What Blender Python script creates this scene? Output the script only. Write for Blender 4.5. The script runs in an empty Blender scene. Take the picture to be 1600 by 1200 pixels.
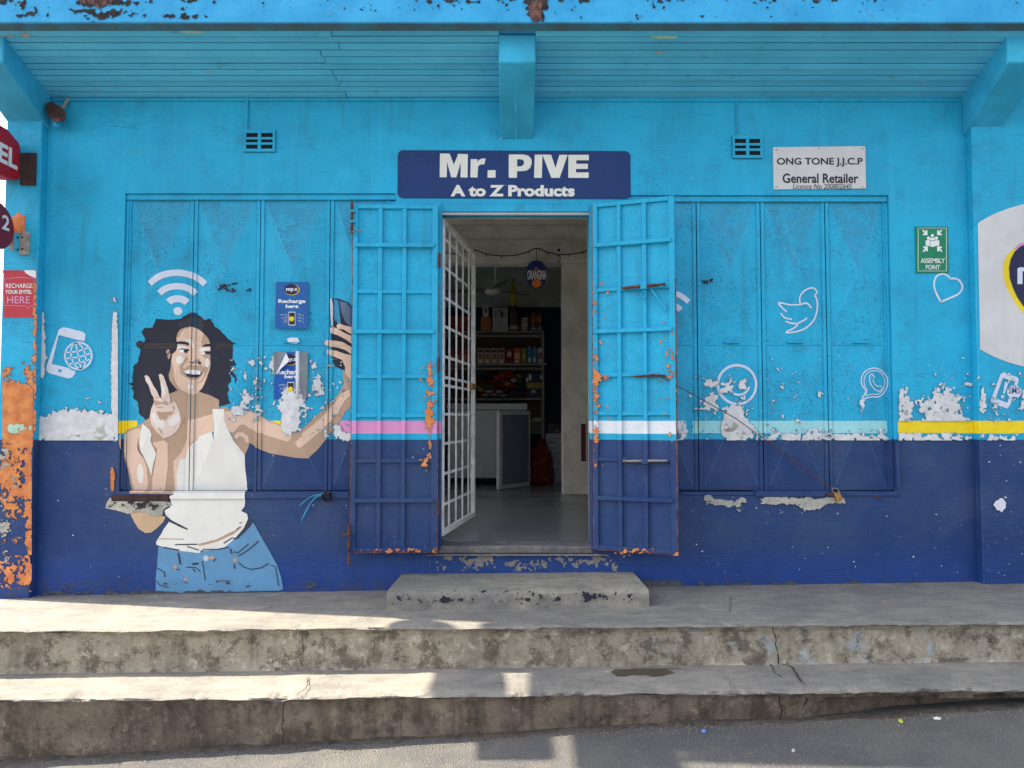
import bpy, bmesh, math, random
import numpy as np
from mathutils import Vector, Matrix
from mathutils import noise as mnoise
from mathutils.geometry import tessellate_polygon

S = bpy.context.scene
COL = S.collection
R = math.radians

# ------------------------------------------------------------------ camera, sky, sun, exposure
CAM_Y, CAM_Z, PITCH, FPX = -4.8, 1.07, R(2.5), 1200.0
cam_data = bpy.data.cameras.new('camera')
cam = bpy.data.objects.new('camera', cam_data)
COL.objects.link(cam)
cam.location = (0, CAM_Y, CAM_Z)
cam.rotation_euler = (R(90) + PITCH, 0, 0)
cam_data.sensor_width = 36.0
cam_data.lens = 27.0
cam_data.clip_start = 0.05
cam_data.clip_end = 2000
S.camera = cam

SUN_EL, SUN_AZ = R(39.5), R(12.5)          # sun high on the left, a little behind the facade
SUN_DIR = Vector((-math.cos(SUN_AZ) * math.cos(SUN_EL), math.sin(SUN_AZ) * math.cos(SUN_EL), math.sin(SUN_EL)))
world = bpy.data.worlds.new('World')
S.world = world
world.use_nodes = True
wn = world.node_tree
for n_ in list(wn.nodes):
    wn.nodes.remove(n_)
sky = wn.nodes.new('ShaderNodeTexSky')
sky.sky_type = 'NISHITA'
sky.sun_disc = False
sky.sun_elevation = SUN_EL
sky.sun_rotation = math.atan2(SUN_DIR.x, SUN_DIR.y)
sky.air_density = 1.0
sky.dust_density = 3.5
sky.ozone_density = 1.0
hs = wn.nodes.new('ShaderNodeHueSaturation')
hs.inputs['Saturation'].default_value = 0.45
bgn = wn.nodes.new('ShaderNodeBackground')
bgn.inputs['Strength'].default_value = 0.08
wo = wn.nodes.new('ShaderNodeOutputWorld')
wn.links.new(sky.outputs[0], hs.inputs['Color'])
wn.links.new(hs.outputs[0], bgn.inputs['Color'])
wn.links.new(bgn.outputs[0], wo.inputs['Surface'])

sun_data = bpy.data.lights.new('sun', 'SUN')
sun_data.energy = 3.0
sun_data.angle = R(0.53)
sun_data.color = (1.0, 0.89, 0.68)
sun = bpy.data.objects.new('sun', sun_data)
COL.objects.link(sun)
sun.rotation_euler = SUN_DIR.to_track_quat('Z', 'Y').to_euler()

S.view_settings.view_transform = 'Standard'
S.view_settings.look = 'None'
S.view_settings.gamma = 1.0
S.view_settings.use_curve_mapping = False
S.view_settings.exposure = 2.65
S.render.engine = 'CYCLES'
S.cycles.use_denoising = True
S.cycles.max_bounces = 8
S.cycles.diffuse_bounces = 6
S.cycles.sample_clamp_indirect = 6.0

# ------------------------------------------------------------------ measuring helpers
def px(x, y, Y=0.0):
    """world point that stands at depth Y where the survey photo shows (x, y) of 1600 x 1200"""
    a, b = (x - 800) / FPX, (600 - y) / FPX
    dy = math.cos(PITCH) - b * math.sin(PITCH)
    dz = math.sin(PITCH) + b * math.cos(PITCH)
    s = (Y - CAM_Y) / dy
    return Vector((a * s, Y, CAM_Z + dz * s))
def pX(x, Y=0.0): return px(x, 652, Y).x
def pZ(y, Y=0.0): return px(800, y, Y).z
def onto(x, y, surf):
    p = px(x, y, 0.0)
    for _ in range(3):
        p = px(x, y, surf(p.x, p.z))
    return p
def at_floor(x, y, Z):
    a, b = (x - 800) / FPX, (600 - y) / FPX
    dy = math.cos(PITCH) - b * math.sin(PITCH)
    dz = math.sin(PITCH) + b * math.cos(PITCH)
    s = (Z - CAM_Z) / dz
    return Vector((a * s, CAM_Y + s * dy, Z))

# ------------------------------------------------------------------ object helpers
def tag(o, label=None, cat=None, group=None, kind=None):
    if label: o['label'] = label
    if cat: o['category'] = cat
    if group: o['group'] = group
    if kind: o['kind'] = kind
    return o
def empty(name, loc=(0, 0, 0), label=None, cat=None, group=None):
    o = bpy.data.objects.new(name, None)
    o.empty_display_size = 0.1
    COL.objects.link(o)
    o.location = loc
    return tag(o, label, cat, group)
def adopt(o, parent):
    if parent is not None:
        o.parent = parent
        o.matrix_parent_inverse = Matrix.Translation(-parent_loc(parent))
    return o
def parent_loc(p):
    v = Vector(p.location)
    q = p.parent
    return v if q is None else v + Vector((0, 0, 0))
class MB:
    """collects shapes in world space, builds ONE mesh object"""
    def __init__(self): self.v, self.f = [], []
    def add(self, vs, fs):
        k = len(self.v)
        self.v += [tuple(p) for p in vs]
        self.f += [tuple(i + k for i in f) for f in fs]
        return self
    def obox(self, o, ex, ey, ez):
        o, ex, ey, ez = Vector(o), Vector(ex), Vector(ey), Vector(ez)
        vs = [o, o + ex, o + ex + ey, o + ey, o + ez, o + ex + ez, o + ex + ey + ez, o + ey + ez]
        if ex.cross(ey).dot(ez) > 0:
            fs = [(3, 2, 1, 0), (4, 5, 6, 7), (0, 1, 5, 4), (1, 2, 6, 5), (2, 3, 7, 6), (3, 0, 4, 7)]
        else:
            fs = [(0, 1, 2, 3), (7, 6, 5, 4), (4, 5, 1, 0), (5, 6, 2, 1), (6, 7, 3, 2), (7, 4, 0, 3)]
        return self.add(vs, fs)
    def box(self, x0, x1, y0, y1, z0, z1):
        return self.obox((x0, y0, z0), (x1 - x0, 0, 0), (0, y1 - y0, 0), (0, 0, z1 - z0))
    def prism(self, pts, d):
        """planar loop of 3-D points pushed along d"""
        pts = [Vector(p) for p in pts]
        d = Vector(d); n = len(pts)
        tris = tessellate_polygon([pts])
        vs = pts + [p + d for p in pts]
        fs = []
        nrm = Vector((0, 0, 0))
        for i in range(n): nrm += pts[i].cross(pts[(i + 1) % n])
        flip = nrm.dot(d) > 0
        for t in tris:
            a = (pts[t[1]] - pts[t[0]]).cross(pts[t[2]] - pts[t[0]])
            t = tuple(t)
            if a.dot(d) > 0: t = t[::-1]
            fs.append(t); fs.append(tuple(i + n for i in t[::-1]))
        for i in range(n):
            j = (i + 1) % n
            fs.append((i, j, j + n, i + n) if flip else (j, i, i + n, j + n))
        return self.add(vs, fs)
    def tube(self, pts, r, n=8, cap=True):
        pts = [Vector(p) for p in pts]
        rings, k = [], len(pts)
        rs = r if isinstance(r, (list, tuple)) else [r] * k
        up = Vector((0, 0, 1))
        for i, p in enumerate(pts):
            t = (pts[min(i + 1, k - 1)] - pts[max(i - 1, 0)]).normalized()
            u = t.cross(up)
            if u.length < 1e-3: u = t.cross(Vector((1, 0, 0)))
            u.normalize(); w = t.cross(u)
            rings.append([p + (u * math.cos(2 * math.pi * j / n) + w * math.sin(2 * math.pi * j / n)) * rs[i] for j in range(n)])
        vs = [q for rg in rings for q in rg]
        fs = []
        for i in range(k - 1):
            for j in range(n):
                a, b = i * n + j, i * n + (j + 1) % n
                fs.append((a, a + n, b + n, b))
        if cap:
            fs.append(tuple(range(n))); fs.append(tuple(reversed(range((k - 1) * n, k * n))))
        return self.add(vs, fs)
    def lathe(self, c, prof, n=16, sx=1, sy=1):
        c = Vector(c); vs, fs = [], []
        for r, z in prof:
            for j in range(n):
                a = 2 * math.pi * j / n
                vs.append(c + Vector((r * sx * math.cos(a), r * sy * math.sin(a), z)))
        for i in range(len(prof) - 1):
            for j in range(n):
                a, b = i * n + j, i * n + (j + 1) % n
                fs.append((a, b, b + n, a + n))
        fs.append(tuple(reversed(range(n)))); fs.append(tuple(range((len(prof) - 1) * n, len(prof) * n)))
        return self.add(vs, fs)
    def build(self, name, mat, parent=None, bevel=0, smooth=False, segs=1, weld=False):
        me = bpy.data.meshes.new(name)
        me.from_pydata([tuple(p) for p in self.v], [], self.f)
        if weld:
            bm = bmesh.new(); bm.from_mesh(me); bmesh.ops.remove_doubles(bm, verts=bm.verts[:], dist=2e-5); bm.to_mesh(me); bm.free()
        me.update()
        me.materials.append(mat)
        if smooth:
            for p in me.polygons: p.use_smooth = True
        o = bpy.data.objects.new(name, me)
        COL.objects.link(o)
        if bevel:
            md = o.modifiers.new('bevel', 'BEVEL'); md.width = bevel; md.segments = segs; md.limit_method = 'ANGLE'; md.angle_limit = R(40)
        return adopt(o, parent)

# ------------------------------------------------------------------ materials
def lin(r, g, b, k=1.0):
    def f(c):
        c /= 255.0
        return c / 12.92 if c <= 0.04045 else ((c + 0.055) / 1.055) ** 2.4
    return (f(r) * k, f(g) * k, f(b) * k, 1.0)
class NB:
    def __init__(self, name):
        self.m = bpy.data.materials.new(name)
        self.m.use_nodes = True
        self.t = self.m.node_tree
        self.bsdf = self.t.nodes['Principled BSDF']
        self.pos = self.t.nodes.new('ShaderNodeNewGeometry').outputs['Position']
        self._xyz = None
    def put(self, sock, val):
        if hasattr(val, 'is_output') or isinstance(val, bpy.types.NodeSocket): self.t.links.new(val, sock)
        else: sock.default_value = val
    def xyz(self):
        if self._xyz is None:
            s = self.t.nodes.new('ShaderNodeSeparateXYZ'); self.t.links.new(self.pos, s.inputs[0]); self._xyz = s.outputs
        return self._xyz
    def math(self, op, a, b=0.0, c=None, clamp=False):
        n = self.t.nodes.new('ShaderNodeMath'); n.operation = op; n.use_clamp = clamp
        self.put(n.inputs[0], a); self.put(n.inputs[1], b)
        if c is not None: self.put(n.inputs[2], c)
        return n.outputs[0]
    def mix(self, f, a, b, mode='MIX'):
        n = self.t.nodes.new('ShaderNodeMix'); n.data_type = 'RGBA'; n.blend_type = mode
        self.put(n.inputs[0], f); self.put(n.inputs[6], a); self.put(n.inputs[7], b)
        return n.outputs[2]
    def mapped(self, scale, vec=None):
        n = self.t.nodes.new('ShaderNodeVectorMath'); n.operation = 'MULTIPLY'
        self.put(n.inputs[0], vec or self.pos); n.inputs[1].default_value = scale
        return n.outputs[0]
    def noise(self, scale, detail=4, rough=0.55, vec=None, dist=0.0):
        n = self.t.nodes.new('ShaderNodeTexNoise')
        self.put(n.inputs['Vector'], vec or self.pos)
        n.inputs['Scale'].default_value = scale; n.inputs['Detail'].default_value = detail
        n.inputs['Roughness'].default_value = rough; n.inputs['Distortion'].default_value = dist
        return n.outputs[0]
    def voro(self, scale, feature='F1', vec=None):
        n = self.t.nodes.new('ShaderNodeTexVoronoi'); n.feature = feature
        self.put(n.inputs['Vector'], vec or self.pos); n.inputs['Scale'].default_value = scale
        return n.outputs[0]
    def ramp(self, f, lo, hi, a=0.0, b=1.0):
        n = self.t.nodes.new('ShaderNodeMapRange'); n.interpolation_type = 'SMOOTHSTEP'
        self.put(n.inputs[0], f)
        n.inputs[1].default_value, n.inputs[2].default_value, n.inputs[3].default_value, n.inputs[4].default_value = lo, hi, a, b
        return n.outputs[0]
    def bump(self, h, strength=0.3, dist=0.01, nrm=None):
        n = self.t.nodes.new('ShaderNodeBump'); n.inputs['Strength'].default_value = strength; n.inputs['Distance'].default_value = dist
        self.put(n.inputs['Height'], h)
        if nrm is not None: self.put(n.inputs['Normal'], nrm)
        return n.outputs[0]
    def out(self, col, rough=0.7, normal=None, metal=0.0, spec=0.3):
        self.put(self.bsdf.inputs['Base Color'], col); self.put(self.bsdf.inputs['Roughness'], rough)
        self.bsdf.inputs['Metallic'].default_value = metal
        self.bsdf.inputs['Specular IOR Level'].default_value = spec
        if normal is not None: self.put(self.bsdf.inputs['Normal'], normal)
        return self.m
def pm(name, c, rough=0.65, var=0.15, scale=9, bump=0.15, bscale=80, metal=0.0, spec=0.3, dark=None):
    """plain painted / plastic / metal surface with uneven tone and fine relief"""
    b = NB(name)
    d = dark or tuple(x * (1 - 2.2 * var) for x in c[:3]) + (1,)
    f = b.ramp(b.noise(scale, 5, 0.6), 0.3, 0.72)
    col = b.mix(f, d, c)
    g = b.noise(bscale, 3)
    return b.out(col, rough, b.bump(g, bump, 0.004) if bump else None, metal, spec)

BLUE = lin(24, 172, 215, 0.97)
BLUE2 = lin(22, 157, 198, 0.95)
NAVY = lin(23, 56, 110, 0.93)
Z_NAVY = pZ(686.5); Z_S0 = pZ(677); Z_S1 = pZ(657.5)
def facade(name, grime=0.25, speck=0.0, brick=0.0, stripes=True, tone=None, crack=0.0, drip=0.0, dent=0.0):
    b = NB(name)
    X, Y, Z = b.xyz()
    n1 = b.noise(1.7, 4, 0.6); n2 = b.noise(14, 6, 0.65)
    n3 = b.noise(1.0, 5, 0.6, b.mapped((3.0, 3.0, 40.0)))
    wob = b.math('MULTIPLY_ADD', n2, 0.008, Z)
    blue = b.mix(b.ramp(n1, 0.3, 0.7), BLUE2, BLUE)
    blue = b.mix(b.math('MULTIPLY', b.ramp(n2, 0.45, 0.75), 0.35), blue, lin(44, 174, 222, 0.9))
    grm = b.math('MULTIPLY', b.ramp(b.noise(5, 7, 0.7), 0.48, 0.78), grime)
    blue = b.mix(grm, blue, lin(38, 100, 128))
    blue = b.mix(b.math('MULTIPLY', b.ramp(n3, 0.58, 0.72), 0.22), blue, lin(24, 100, 140))
    if speck:
        sp = b.ramp(b.noise(75, 4, 0.7), 0.52, 0.66)
        sp = b.math('MULTIPLY', sp, b.ramp(b.noise(4.5, 3), 0.36, 0.6))
        blue = b.mix(b.math('MULTIPLY', sp, speck), blue, lin(34, 80, 108))
        sp2 = b.math('MULTIPLY', b.ramp(b.noise(60, 3, 0.6), 0.6, 0.7), 0.3)
        blue = b.mix(sp2, blue, lin(95, 185, 220))
    # rain streaks running down, old roller bands, and crazed hairline cracks
    st = b.noise(1.0, 6, 0.6, b.mapped((16.0, 4.0, 1.1)))
    blue = b.mix(b.math('MULTIPLY', b.math('MULTIPLY', b.ramp(st, 0.52, 0.72), b.ramp(b.noise(1.4, 3), 0.4, 0.65)), 0.4), blue, lin(44, 112, 142))
    blue = b.mix(b.math('MULTIPLY', b.ramp(st, 0.46, 0.3), 0.2), blue, lin(64, 182, 222))
    wv = b.t.nodes.new('ShaderNodeVectorMath'); wv.operation = 'MULTIPLY_ADD'
    nv = b.t.nodes.new('ShaderNodeTexNoise'); nv.inputs['Scale'].default_value = 6; nv.inputs['Detail'].default_value = 5
    b.t.links.new(b.pos, nv.inputs['Vector']); b.t.links.new(nv.outputs[1], wv.inputs[0]); wv.inputs[1].default_value = (0.16, 0.0, 0.10); b.t.links.new(b.pos, wv.inputs[2])
    ck = b.voro(1.0, 'DISTANCE_TO_EDGE', b.mapped((4.2, 1.0, 15.0), wv.outputs[0]))
    ck = b.math('MULTIPLY', b.ramp(ck, 0.0, 0.02, 1, 0), b.ramp(b.noise(2.6, 5, 0.65), 0.54, 0.64))
    ck = b.math('MULTIPLY', ck, crack)
    blue = b.mix(b.math('MULTIPLY', ck, 0.3), blue, lin(26, 92, 122))
    navy = b.mix(b.ramp(n1, 0.35, 0.68), NAVY, lin(38, 64, 106))
    dust = b.math('MULTIPLY', b.ramp(b.noise(2.3, 6, 0.65), 0.42, 0.72), b.ramp(Z, 0.22, 0.5))
    navy = b.mix(b.math('MULTIPLY', dust, 0.25), navy, lin(84, 92, 120))
    navy = b.mix(b.math('MULTIPLY', b.ramp(n3, 0.55, 0.72), 0.25), navy, lin(26, 40, 92))
    low = b.ramp(Z, 0.05, 0.34, 0.8, 0.0)
    navy = b.mix(b.math('MULTIPLY', low, b.ramp(n1, 0.25, 0.6)), navy, lin(18, 60, 138, 0.95))
    mud = b.math('MULTIPLY', b.ramp(Z, 0.0, 0.12, 1.0, 0.0), b.ramp(n2, 0.44, 0.6))
    navy = b.mix(b.math('MULTIPLY', mud, 0.65), navy, lin(62, 64, 76))
    col = b.mix(b.math('GREATER_THAN', wob, Z_NAVY + 0.004), navy, blue)
    if stripes:
        inz = b.math('MULTIPLY', b.math('GREATER_THAN', wob, Z_S0 + 0.004), b.math('LESS_THAN', wob, Z_S1 + 0.004))
        for x0, x1, c in ((pX(136), pX(212), lin(236, 208, 24)), (pX(395), pX(455), lin(236, 208, 24)), (pX(522), pX(693), lin(214, 142, 190)),
                          (pX(922), pX(1073), lin(214, 220, 226)), (pX(1084), pX(1389), lin(150, 208, 214)), (pX(1403), 9.0, lin(232, 204, 26))):
            inx = b.math('MULTIPLY', b.math('GREATER_THAN', X, x0), b.math('LESS_THAN', X, x1))
            cc = b.mix(b.math('MULTIPLY', b.ramp(n2, 0.4, 0.75), 0.4), c, tuple(v * 0.8 for v in c[:3]) + (1,))
            col = b.mix(b.math('MULTIPLY', inz, inx), col, cc)
    if drip:                                               # thin rust runs below joints, dirt rubbed along the sheet
        dr_ = b.math('MULTIPLY', b.ramp(b.noise(1.0, 5, 0.6, b.mapped((60.0, 20.0, 2.2))), 0.63, 0.72), b.ramp(b.noise(3.2, 4), 0.5, 0.62))
        col = b.mix(b.math('MULTIPLY', dr_, drip), col, lin(120, 88, 70))
        rb_ = b.math('MULTIPLY', b.ramp(b.noise(30, 8, 0.78), 0.6, 0.68), drip * 0.7)
        col = b.mix(rb_, col, lin(40, 70, 96))
    if tone is not None:                                   # ragged film of another tone over the paint
        col = b.mix(b.math('MULTIPLY', b.ramp(b.noise(16, 8, 0.75), 0.32, 0.62, 0.15, 1.0), tone[0]), col, tone[1])
    h = b.math('ADD', b.math('MULTIPLY', b.noise(9, 5, 0.6), 1.0), b.math('MULTIPLY', b.noise(70, 4, 0.7), 0.25))
    h = b.math('ADD', h, b.math('MULTIPLY', n3, 0.35))
    h = b.math('MULTIPLY_ADD', ck, -0.3, h)
    if dent: h = b.math('MULTIPLY_ADD', b.noise(4.5, 2, 0.4), dent, h)
    rough = b.ramp(n2, 0.3, 0.7, 0.48, 0.72)
    return b.out(col, rough, b.bump(h, 0.45 if brick == 0 else 0.6, 0.012), 0.0, 0.35)

M = {}
M['wall'] = facade('wall_paint', 0.42, 0.2, brick=1, crack=1.0)
M['shutter'] = facade('shutter_paint', 0.45, 0.75, drip=0.25, dent=2.0)
M['door'] = facade('door_paint', 0.3, 0.35, drip=0.5, dent=2.5)
M['shutter_facet'] = facade('top_facet_paint', 0.6, 0.9, tone=(0.4, lin(64, 112, 142)))
M['crease'] = facade('rubbed_fold_highlight', 0.3, 0.3, tone=(0.28, lin(110, 176, 214)))  # lighter tone paints the highlight and rub of the folds
M['trim'] = facade('trim_paint', 0.5, 0.3, stripes=False)
def soffit_mat():
    b = NB('soffit_paint')
    n = b.noise(3.0, 6, 0.65); s = b.noise(1.0, 5, 0.6, b.mapped((1.2, 30, 30)))
    col = b.mix(b.ramp(n, 0.3, 0.72), lin(86, 190, 226), lin(98, 204, 238))
    col = b.mix(b.math('MULTIPLY', b.ramp(s, 0.5, 0.75), 0.4), col, lin(96, 174, 204))
    oi = b.t.nodes.new('ShaderNodeObjectInfo').outputs['Random']
    col = b.mix(b.math('MULTIPLY', oi, 0.25), col, lin(58, 134, 160))
    col = b.mix(b.math('MULTIPLY', b.ramp(b.noise(7, 8, 0.72), 0.58, 0.72), 0.45), col, lin(70, 112, 124))
    return b.out(col, 0.6, b.bump(s, 0.2, 0.004))
M['soffit'] = soffit_mat()
def slab_mat():
    b = NB('canopy_paint')
    X, Y, Z = b.xyz()
    n = b.noise(4, 6, 0.65); g = b.noise(16, 7, 0.7)
    col = b.mix(b.ramp(n, 0.3, 0.7), lin(44, 150, 205), lin(60, 170, 222))
    col = b.mix(b.math('MULTIPLY', b.ramp(g, 0.58, 0.7), 0.6), col, lin(92, 112, 120))
    h = b.math('ADD', n, b.math('MULTIPLY', g, 0.5))
    return b.out(col, 0.65, b.bump(h, 0.5, 0.012))
M['canopy'] = slab_mat()
M['beam'] = pm('beam_paint', lin(56, 178, 220), 0.62, 0.12, 5, 0.35, 30)
def concrete(name, a, c, stain, st_amt, streak=0.0, blue=0.0, bumps=0.5, mould=0.4, brush=0.0, mottle=0.0):
    b = NB(name)
    X, Y, Z = b.xyz()
    n1 = b.noise(2.2, 6, 0.62); n2 = b.noise(11, 8, 0.68); n3 = b.noise(70, 5, 0.7)
    col = b.mix(b.ramp(n1, 0.3, 0.7), a, c)
    col = b.mix(b.math('MULTIPLY', b.ramp(n2, 0.45, 0.72), st_amt), col, stain)
    col = b.mix(b.math('MULTIPLY', b.ramp(n3, 0.5, 0.72), 0.55), col, tuple(v * 0.5 for v in a[:3]) + (1,))
    col = b.mix(b.math('MULTIPLY', b.ramp(b.noise(95, 4, 0.7), 0.54, 0.7), 0.45), col, tuple(min(0.8, v * 1.5) for v in c[:3]) + (1,))
    if streak:
        s = b.noise(1.0, 6, 0.62, b.mapped((13.0, 4.0, 1.6)))
        col = b.mix(b.math('MULTIPLY', b.ramp(s, 0.42, 0.66), streak), col, tuple(v * 0.42 for v in stain[:3]) + (1,))
        s2 = b.noise(1.0, 6, 0.62, b.mapped((9.0, 4.0, 3.0)))
        col = b.mix(b.math('MULTIPLY', b.ramp(s2, 0.6, 0.72), 0.5), col, tuple(min(1, v * 1.25) for v in c[:3]) + (1,))
    if blue:
        bb = b.math('MULTIPLY', b.ramp(b.noise(7, 7, 0.7), 0.56, 0.6), b.ramp(X, 0.2, 1.2))
        col = b.mix(b.math('MULTIPLY', bb, blue), col, lin(150, 172, 190))
    if mottle:                                             # blotched plaster: pale and brown islands with hard edges
        m1 = b.noise(8, 12, 0.74); m2 = b.noise(15, 12, 0.74)
        col = b.mix(b.math('MULTIPLY', b.ramp(m1, 0.5, 0.6), mottle * 0.75), col, tuple(v * 0.52 for v in stain[:3]) + (1,))
        col = b.mix(b.math('MULTIPLY', b.ramp(m2, 0.56, 0.63), mottle * 0.6), col, tuple(min(0.8, v * 1.5) for v in c[:3]) + (1,))
        col = b.mix(b.math('MULTIPLY', b.ramp(m2, 0.36, 0.42, 1, 0), mottle * 0.6), col, tuple(v * 0.4 for v in stain[:3]) + (1,))
        n2 = b.math('MULTIPLY_ADD', m2, 0.6, n2)
    if brush:
        s3 = b.noise(1.0, 6, 0.65, b.mapped((5.0, 15.0, 15.0)))
        col = b.mix(b.math('MULTIPLY', b.ramp(s3, 0.42, 0.62), brush), col, tuple(v * 0.62 for v in a[:3]) + (1,))
        col = b.mix(b.math('MULTIPLY', b.ramp(b.noise(8, 8, 0.7), 0.56, 0.7), brush), col, tuple(min(0.8, v * 1.45) for v in c[:3]) + (1,))
    if mould:
        mo = b.ramp(b.noise(5.5, 9, 0.75), 0.58, 0.68)
        col = b.mix(b.math('MULTIPLY', mo, mould), col, lin(58, 54, 52))
    h = b.math('ADD', b.math('MULTIPLY', n2, 1.0), b.math('MULTIPLY', n3, 0.4))
    return b.out(col, 0.85, b.bump(h, bumps, 0.015), 0.0, 0.2)
M['tread'] = concrete('tread_concrete', lin(112, 110, 108), lin(136, 131, 124), lin(96, 94, 94), 0.5, bumps=0.35, mould=0.22, brush=0.35)
M['riser'] = concrete('riser_concrete', lin(140, 132, 118), lin(160, 152, 136), lin(106, 94, 82), 0.8, streak=0.3, blue=0.35, mould=0.8, mottle=0.95)
M['riser_low'] = concrete('lower_riser_concrete', lin(104, 92, 82), lin(130, 117, 103), lin(86, 75, 67), 0.8, streak=0.55, mould=0.8, mottle=0.75)
M['step'] = concrete('doorstep_concrete', lin(116, 114, 112), lin(150, 144, 132), lin(94, 92, 92), 0.6, mould=0.25, brush=0.3)
M['cement'] = concrete('broken_cement', lin(150, 150, 144), lin(196, 192, 180), lin(110, 106, 98), 0.6, bumps=0.9, mould=0.3)
def asphalt():
    b = NB('asphalt')
    n1 = b.noise(1.1, 5, 0.6); n2 = b.noise(9, 6, 0.65); v = b.voro(150); n3 = b.noise(190, 3, 0.7)
    col = b.mix(b.ramp(n1, 0.3, 0.7), lin(74, 74, 77), lin(96, 94, 92))
    col = b.mix(b.math('MULTIPLY', b.ramp(n2, 0.5, 0.75), 0.35), col, lin(112, 104, 94))
    col = b.mix(b.math('MULTIPLY', b.ramp(n3, 0.55, 0.72), 0.55), col, lin(172, 170, 166))
    col = b.mix(b.math('MULTIPLY', b.ramp(v, 0.0, 0.35, 1, 0), 0.35), col, lin(66, 66, 70))
    h = b.math('ADD', b.math('MULTIPLY', v, -1.0), b.math('MULTIPLY', n3, 0.8))
    return b.out(col, 0.9, b.bump(h, 0.7, 0.006), 0.0, 0.2)
M['asphalt'] = asphalt()
def wood_like(name, a, c): return pm(name, a, 0.7, 0.2, 6, 0.2, 50, dark=c)
M['white_metal'] = pm('white_gate_paint', lin(228, 228, 228), 0.5, 0.14, 14, 0.2, 60)
M['rust'] = pm('rusty_steel', lin(112, 66, 44), 0.85, 0.28, 30, 0.5, 70, dark=lin(52, 40, 40))
M['rust_dark'] = pm('dark_rust', lin(72, 52, 48), 0.85, 0.25, 24, 0.5, 60, dark=lin(44, 36, 38))
M['steel'] = pm('worn_steel', lin(150, 146, 144), 0.4, 0.2, 30, 0.2, 90, metal=0.7)
M['grey_metal'] = pm('grey_bracket', lin(160, 158, 152), 0.55, 0.2, 25, 0.2, 80)
M['brass'] = pm('brass', lin(190, 150, 84), 0.35, 0.2, 40, 0.1, 90, metal=0.8)
M['dark'] = pm('dark_cavity', lin(22, 24, 28), 0.9, 0.1, 9, 0)
M['black'] = pm('black_plastic', lin(30, 30, 34), 0.5, 0.1, 9, 0)
M['primer'] = pm('white_primer', lin(214, 214, 216), 0.8, 0.1, 22, 0.6, 60)
M['coat_edge_shade'] = pm('blue_coat_edge_shade', lin(104, 158, 184), 0.8, 0.2, 30, 0.3, 60)
M['rust_edge_shade'] = pm('rust_edge_shade', lin(150, 104, 84), 0.85, 0.2, 30, 0.4, 60)
M['orange'] = pm('orange_primer', lin(216, 142, 84), 0.8, 0.12, 16, 0.35, 60, dark=lin(186, 108, 66))
M['mould'] = pm('black_mould', lin(66, 58, 58), 0.95, 0.2, 26, 0.6, 90, dark=lin(34, 34, 40))
M['brown_conc'] = pm('bare_brown_concrete', lin(128, 92, 84), 0.95, 0.25, 30, 0.6, 70, dark=lin(60, 46, 46))
M['greenpaint'] = pm('old_green_paint', lin(172, 212, 190), 0.8, 0.1, 14, 0.2)
M['crack'] = pm('crack_dirt', lin(48, 42, 38), 0.95, 0.1, 30, 0)
M['dirt_grey'] = pm('base_dirt', lin(86, 86, 92), 0.95, 0.15, 22, 0.4)
def paint(name, r, g, b_, var=0.07, k=1.0):
    b = NB(name); c = lin(r, g, b_, k)
    n = b.noise(6, 6, 0.65); s = b.noise(1.0, 5, 0.6, b.mapped((38.0, 8.0, 5.0))); f = b.noise(48, 6, 0.72)
    col = b.mix(b.ramp(n, 0.3, 0.72), tuple(v * (1 - 2.4 * var) for v in c[:3]) + (1,), c)
    col = b.mix(b.math('MULTIPLY', b.ramp(s, 0.42, 0.7), 1.6 * var), col, tuple(v * 0.6 for v in c[:3]) + (1,))
    col = b.mix(b.math('MULTIPLY', b.ramp(f, 0.6, 0.7), 0.28), col, lin(112, 108, 104))
    M[name] = b.out(col, 0.62, b.bump(b.math('ADD', n, b.math('MULTIPLY', f, 0.4)), 0.4, 0.008))
paint('icon_white', 206, 214, 232, 0.05)
paint('hair_paint', 36, 38, 54); paint('hair_band', 60, 52, 54); paint('hair_crown', 54, 54, 66)
paint('skin_paint', 222, 190, 168, 0.04); paint('skin_tan', 182, 152, 130, 0.05); paint('skin_low', 202, 170, 138); paint('skin_pale', 226, 202, 190)
paint('cream_paint', 228, 222, 214, 0.04); paint('shirt_paint', 226, 224, 218, 0.04); paint('line_paint', 56, 60, 74)
paint('teeth_paint', 232, 232, 238, 0.03); paint('jeans_paint', 98, 150, 190, 0.07); paint('phone_blue', 48, 140, 184)
paint('phone_grey', 92, 112, 142); paint('silver_paint', 196, 202, 212); paint('nose_grey', 150, 142, 146)
paint('sign_navy', 26, 56, 112); paint('sign_cream', 222, 222, 214, 0.04); paint('ink', 40, 40, 44)
paint('plate_white', 204, 204, 206, 0.05); paint('green_sign', 30, 132, 96); paint('sign_white', 224, 228, 230, 0.03)
paint('poster_blue', 36, 96, 166); paint('poster_deep', 24, 84, 170); paint('logo_navy', 34, 38, 74); paint('logo_yellow', 232, 206, 40); paint('logo_pink', 206, 150, 184)
paint('poster_red', 184, 58, 70); paint('sign_red', 172, 30, 48); paint('sign_maroon', 120, 44, 66); paint('glue_grey', 132, 142, 150, 0.2); paint('paper_white', 214, 216, 226, 0.03)
paint('orange_fruit', 226, 120, 40)

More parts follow.
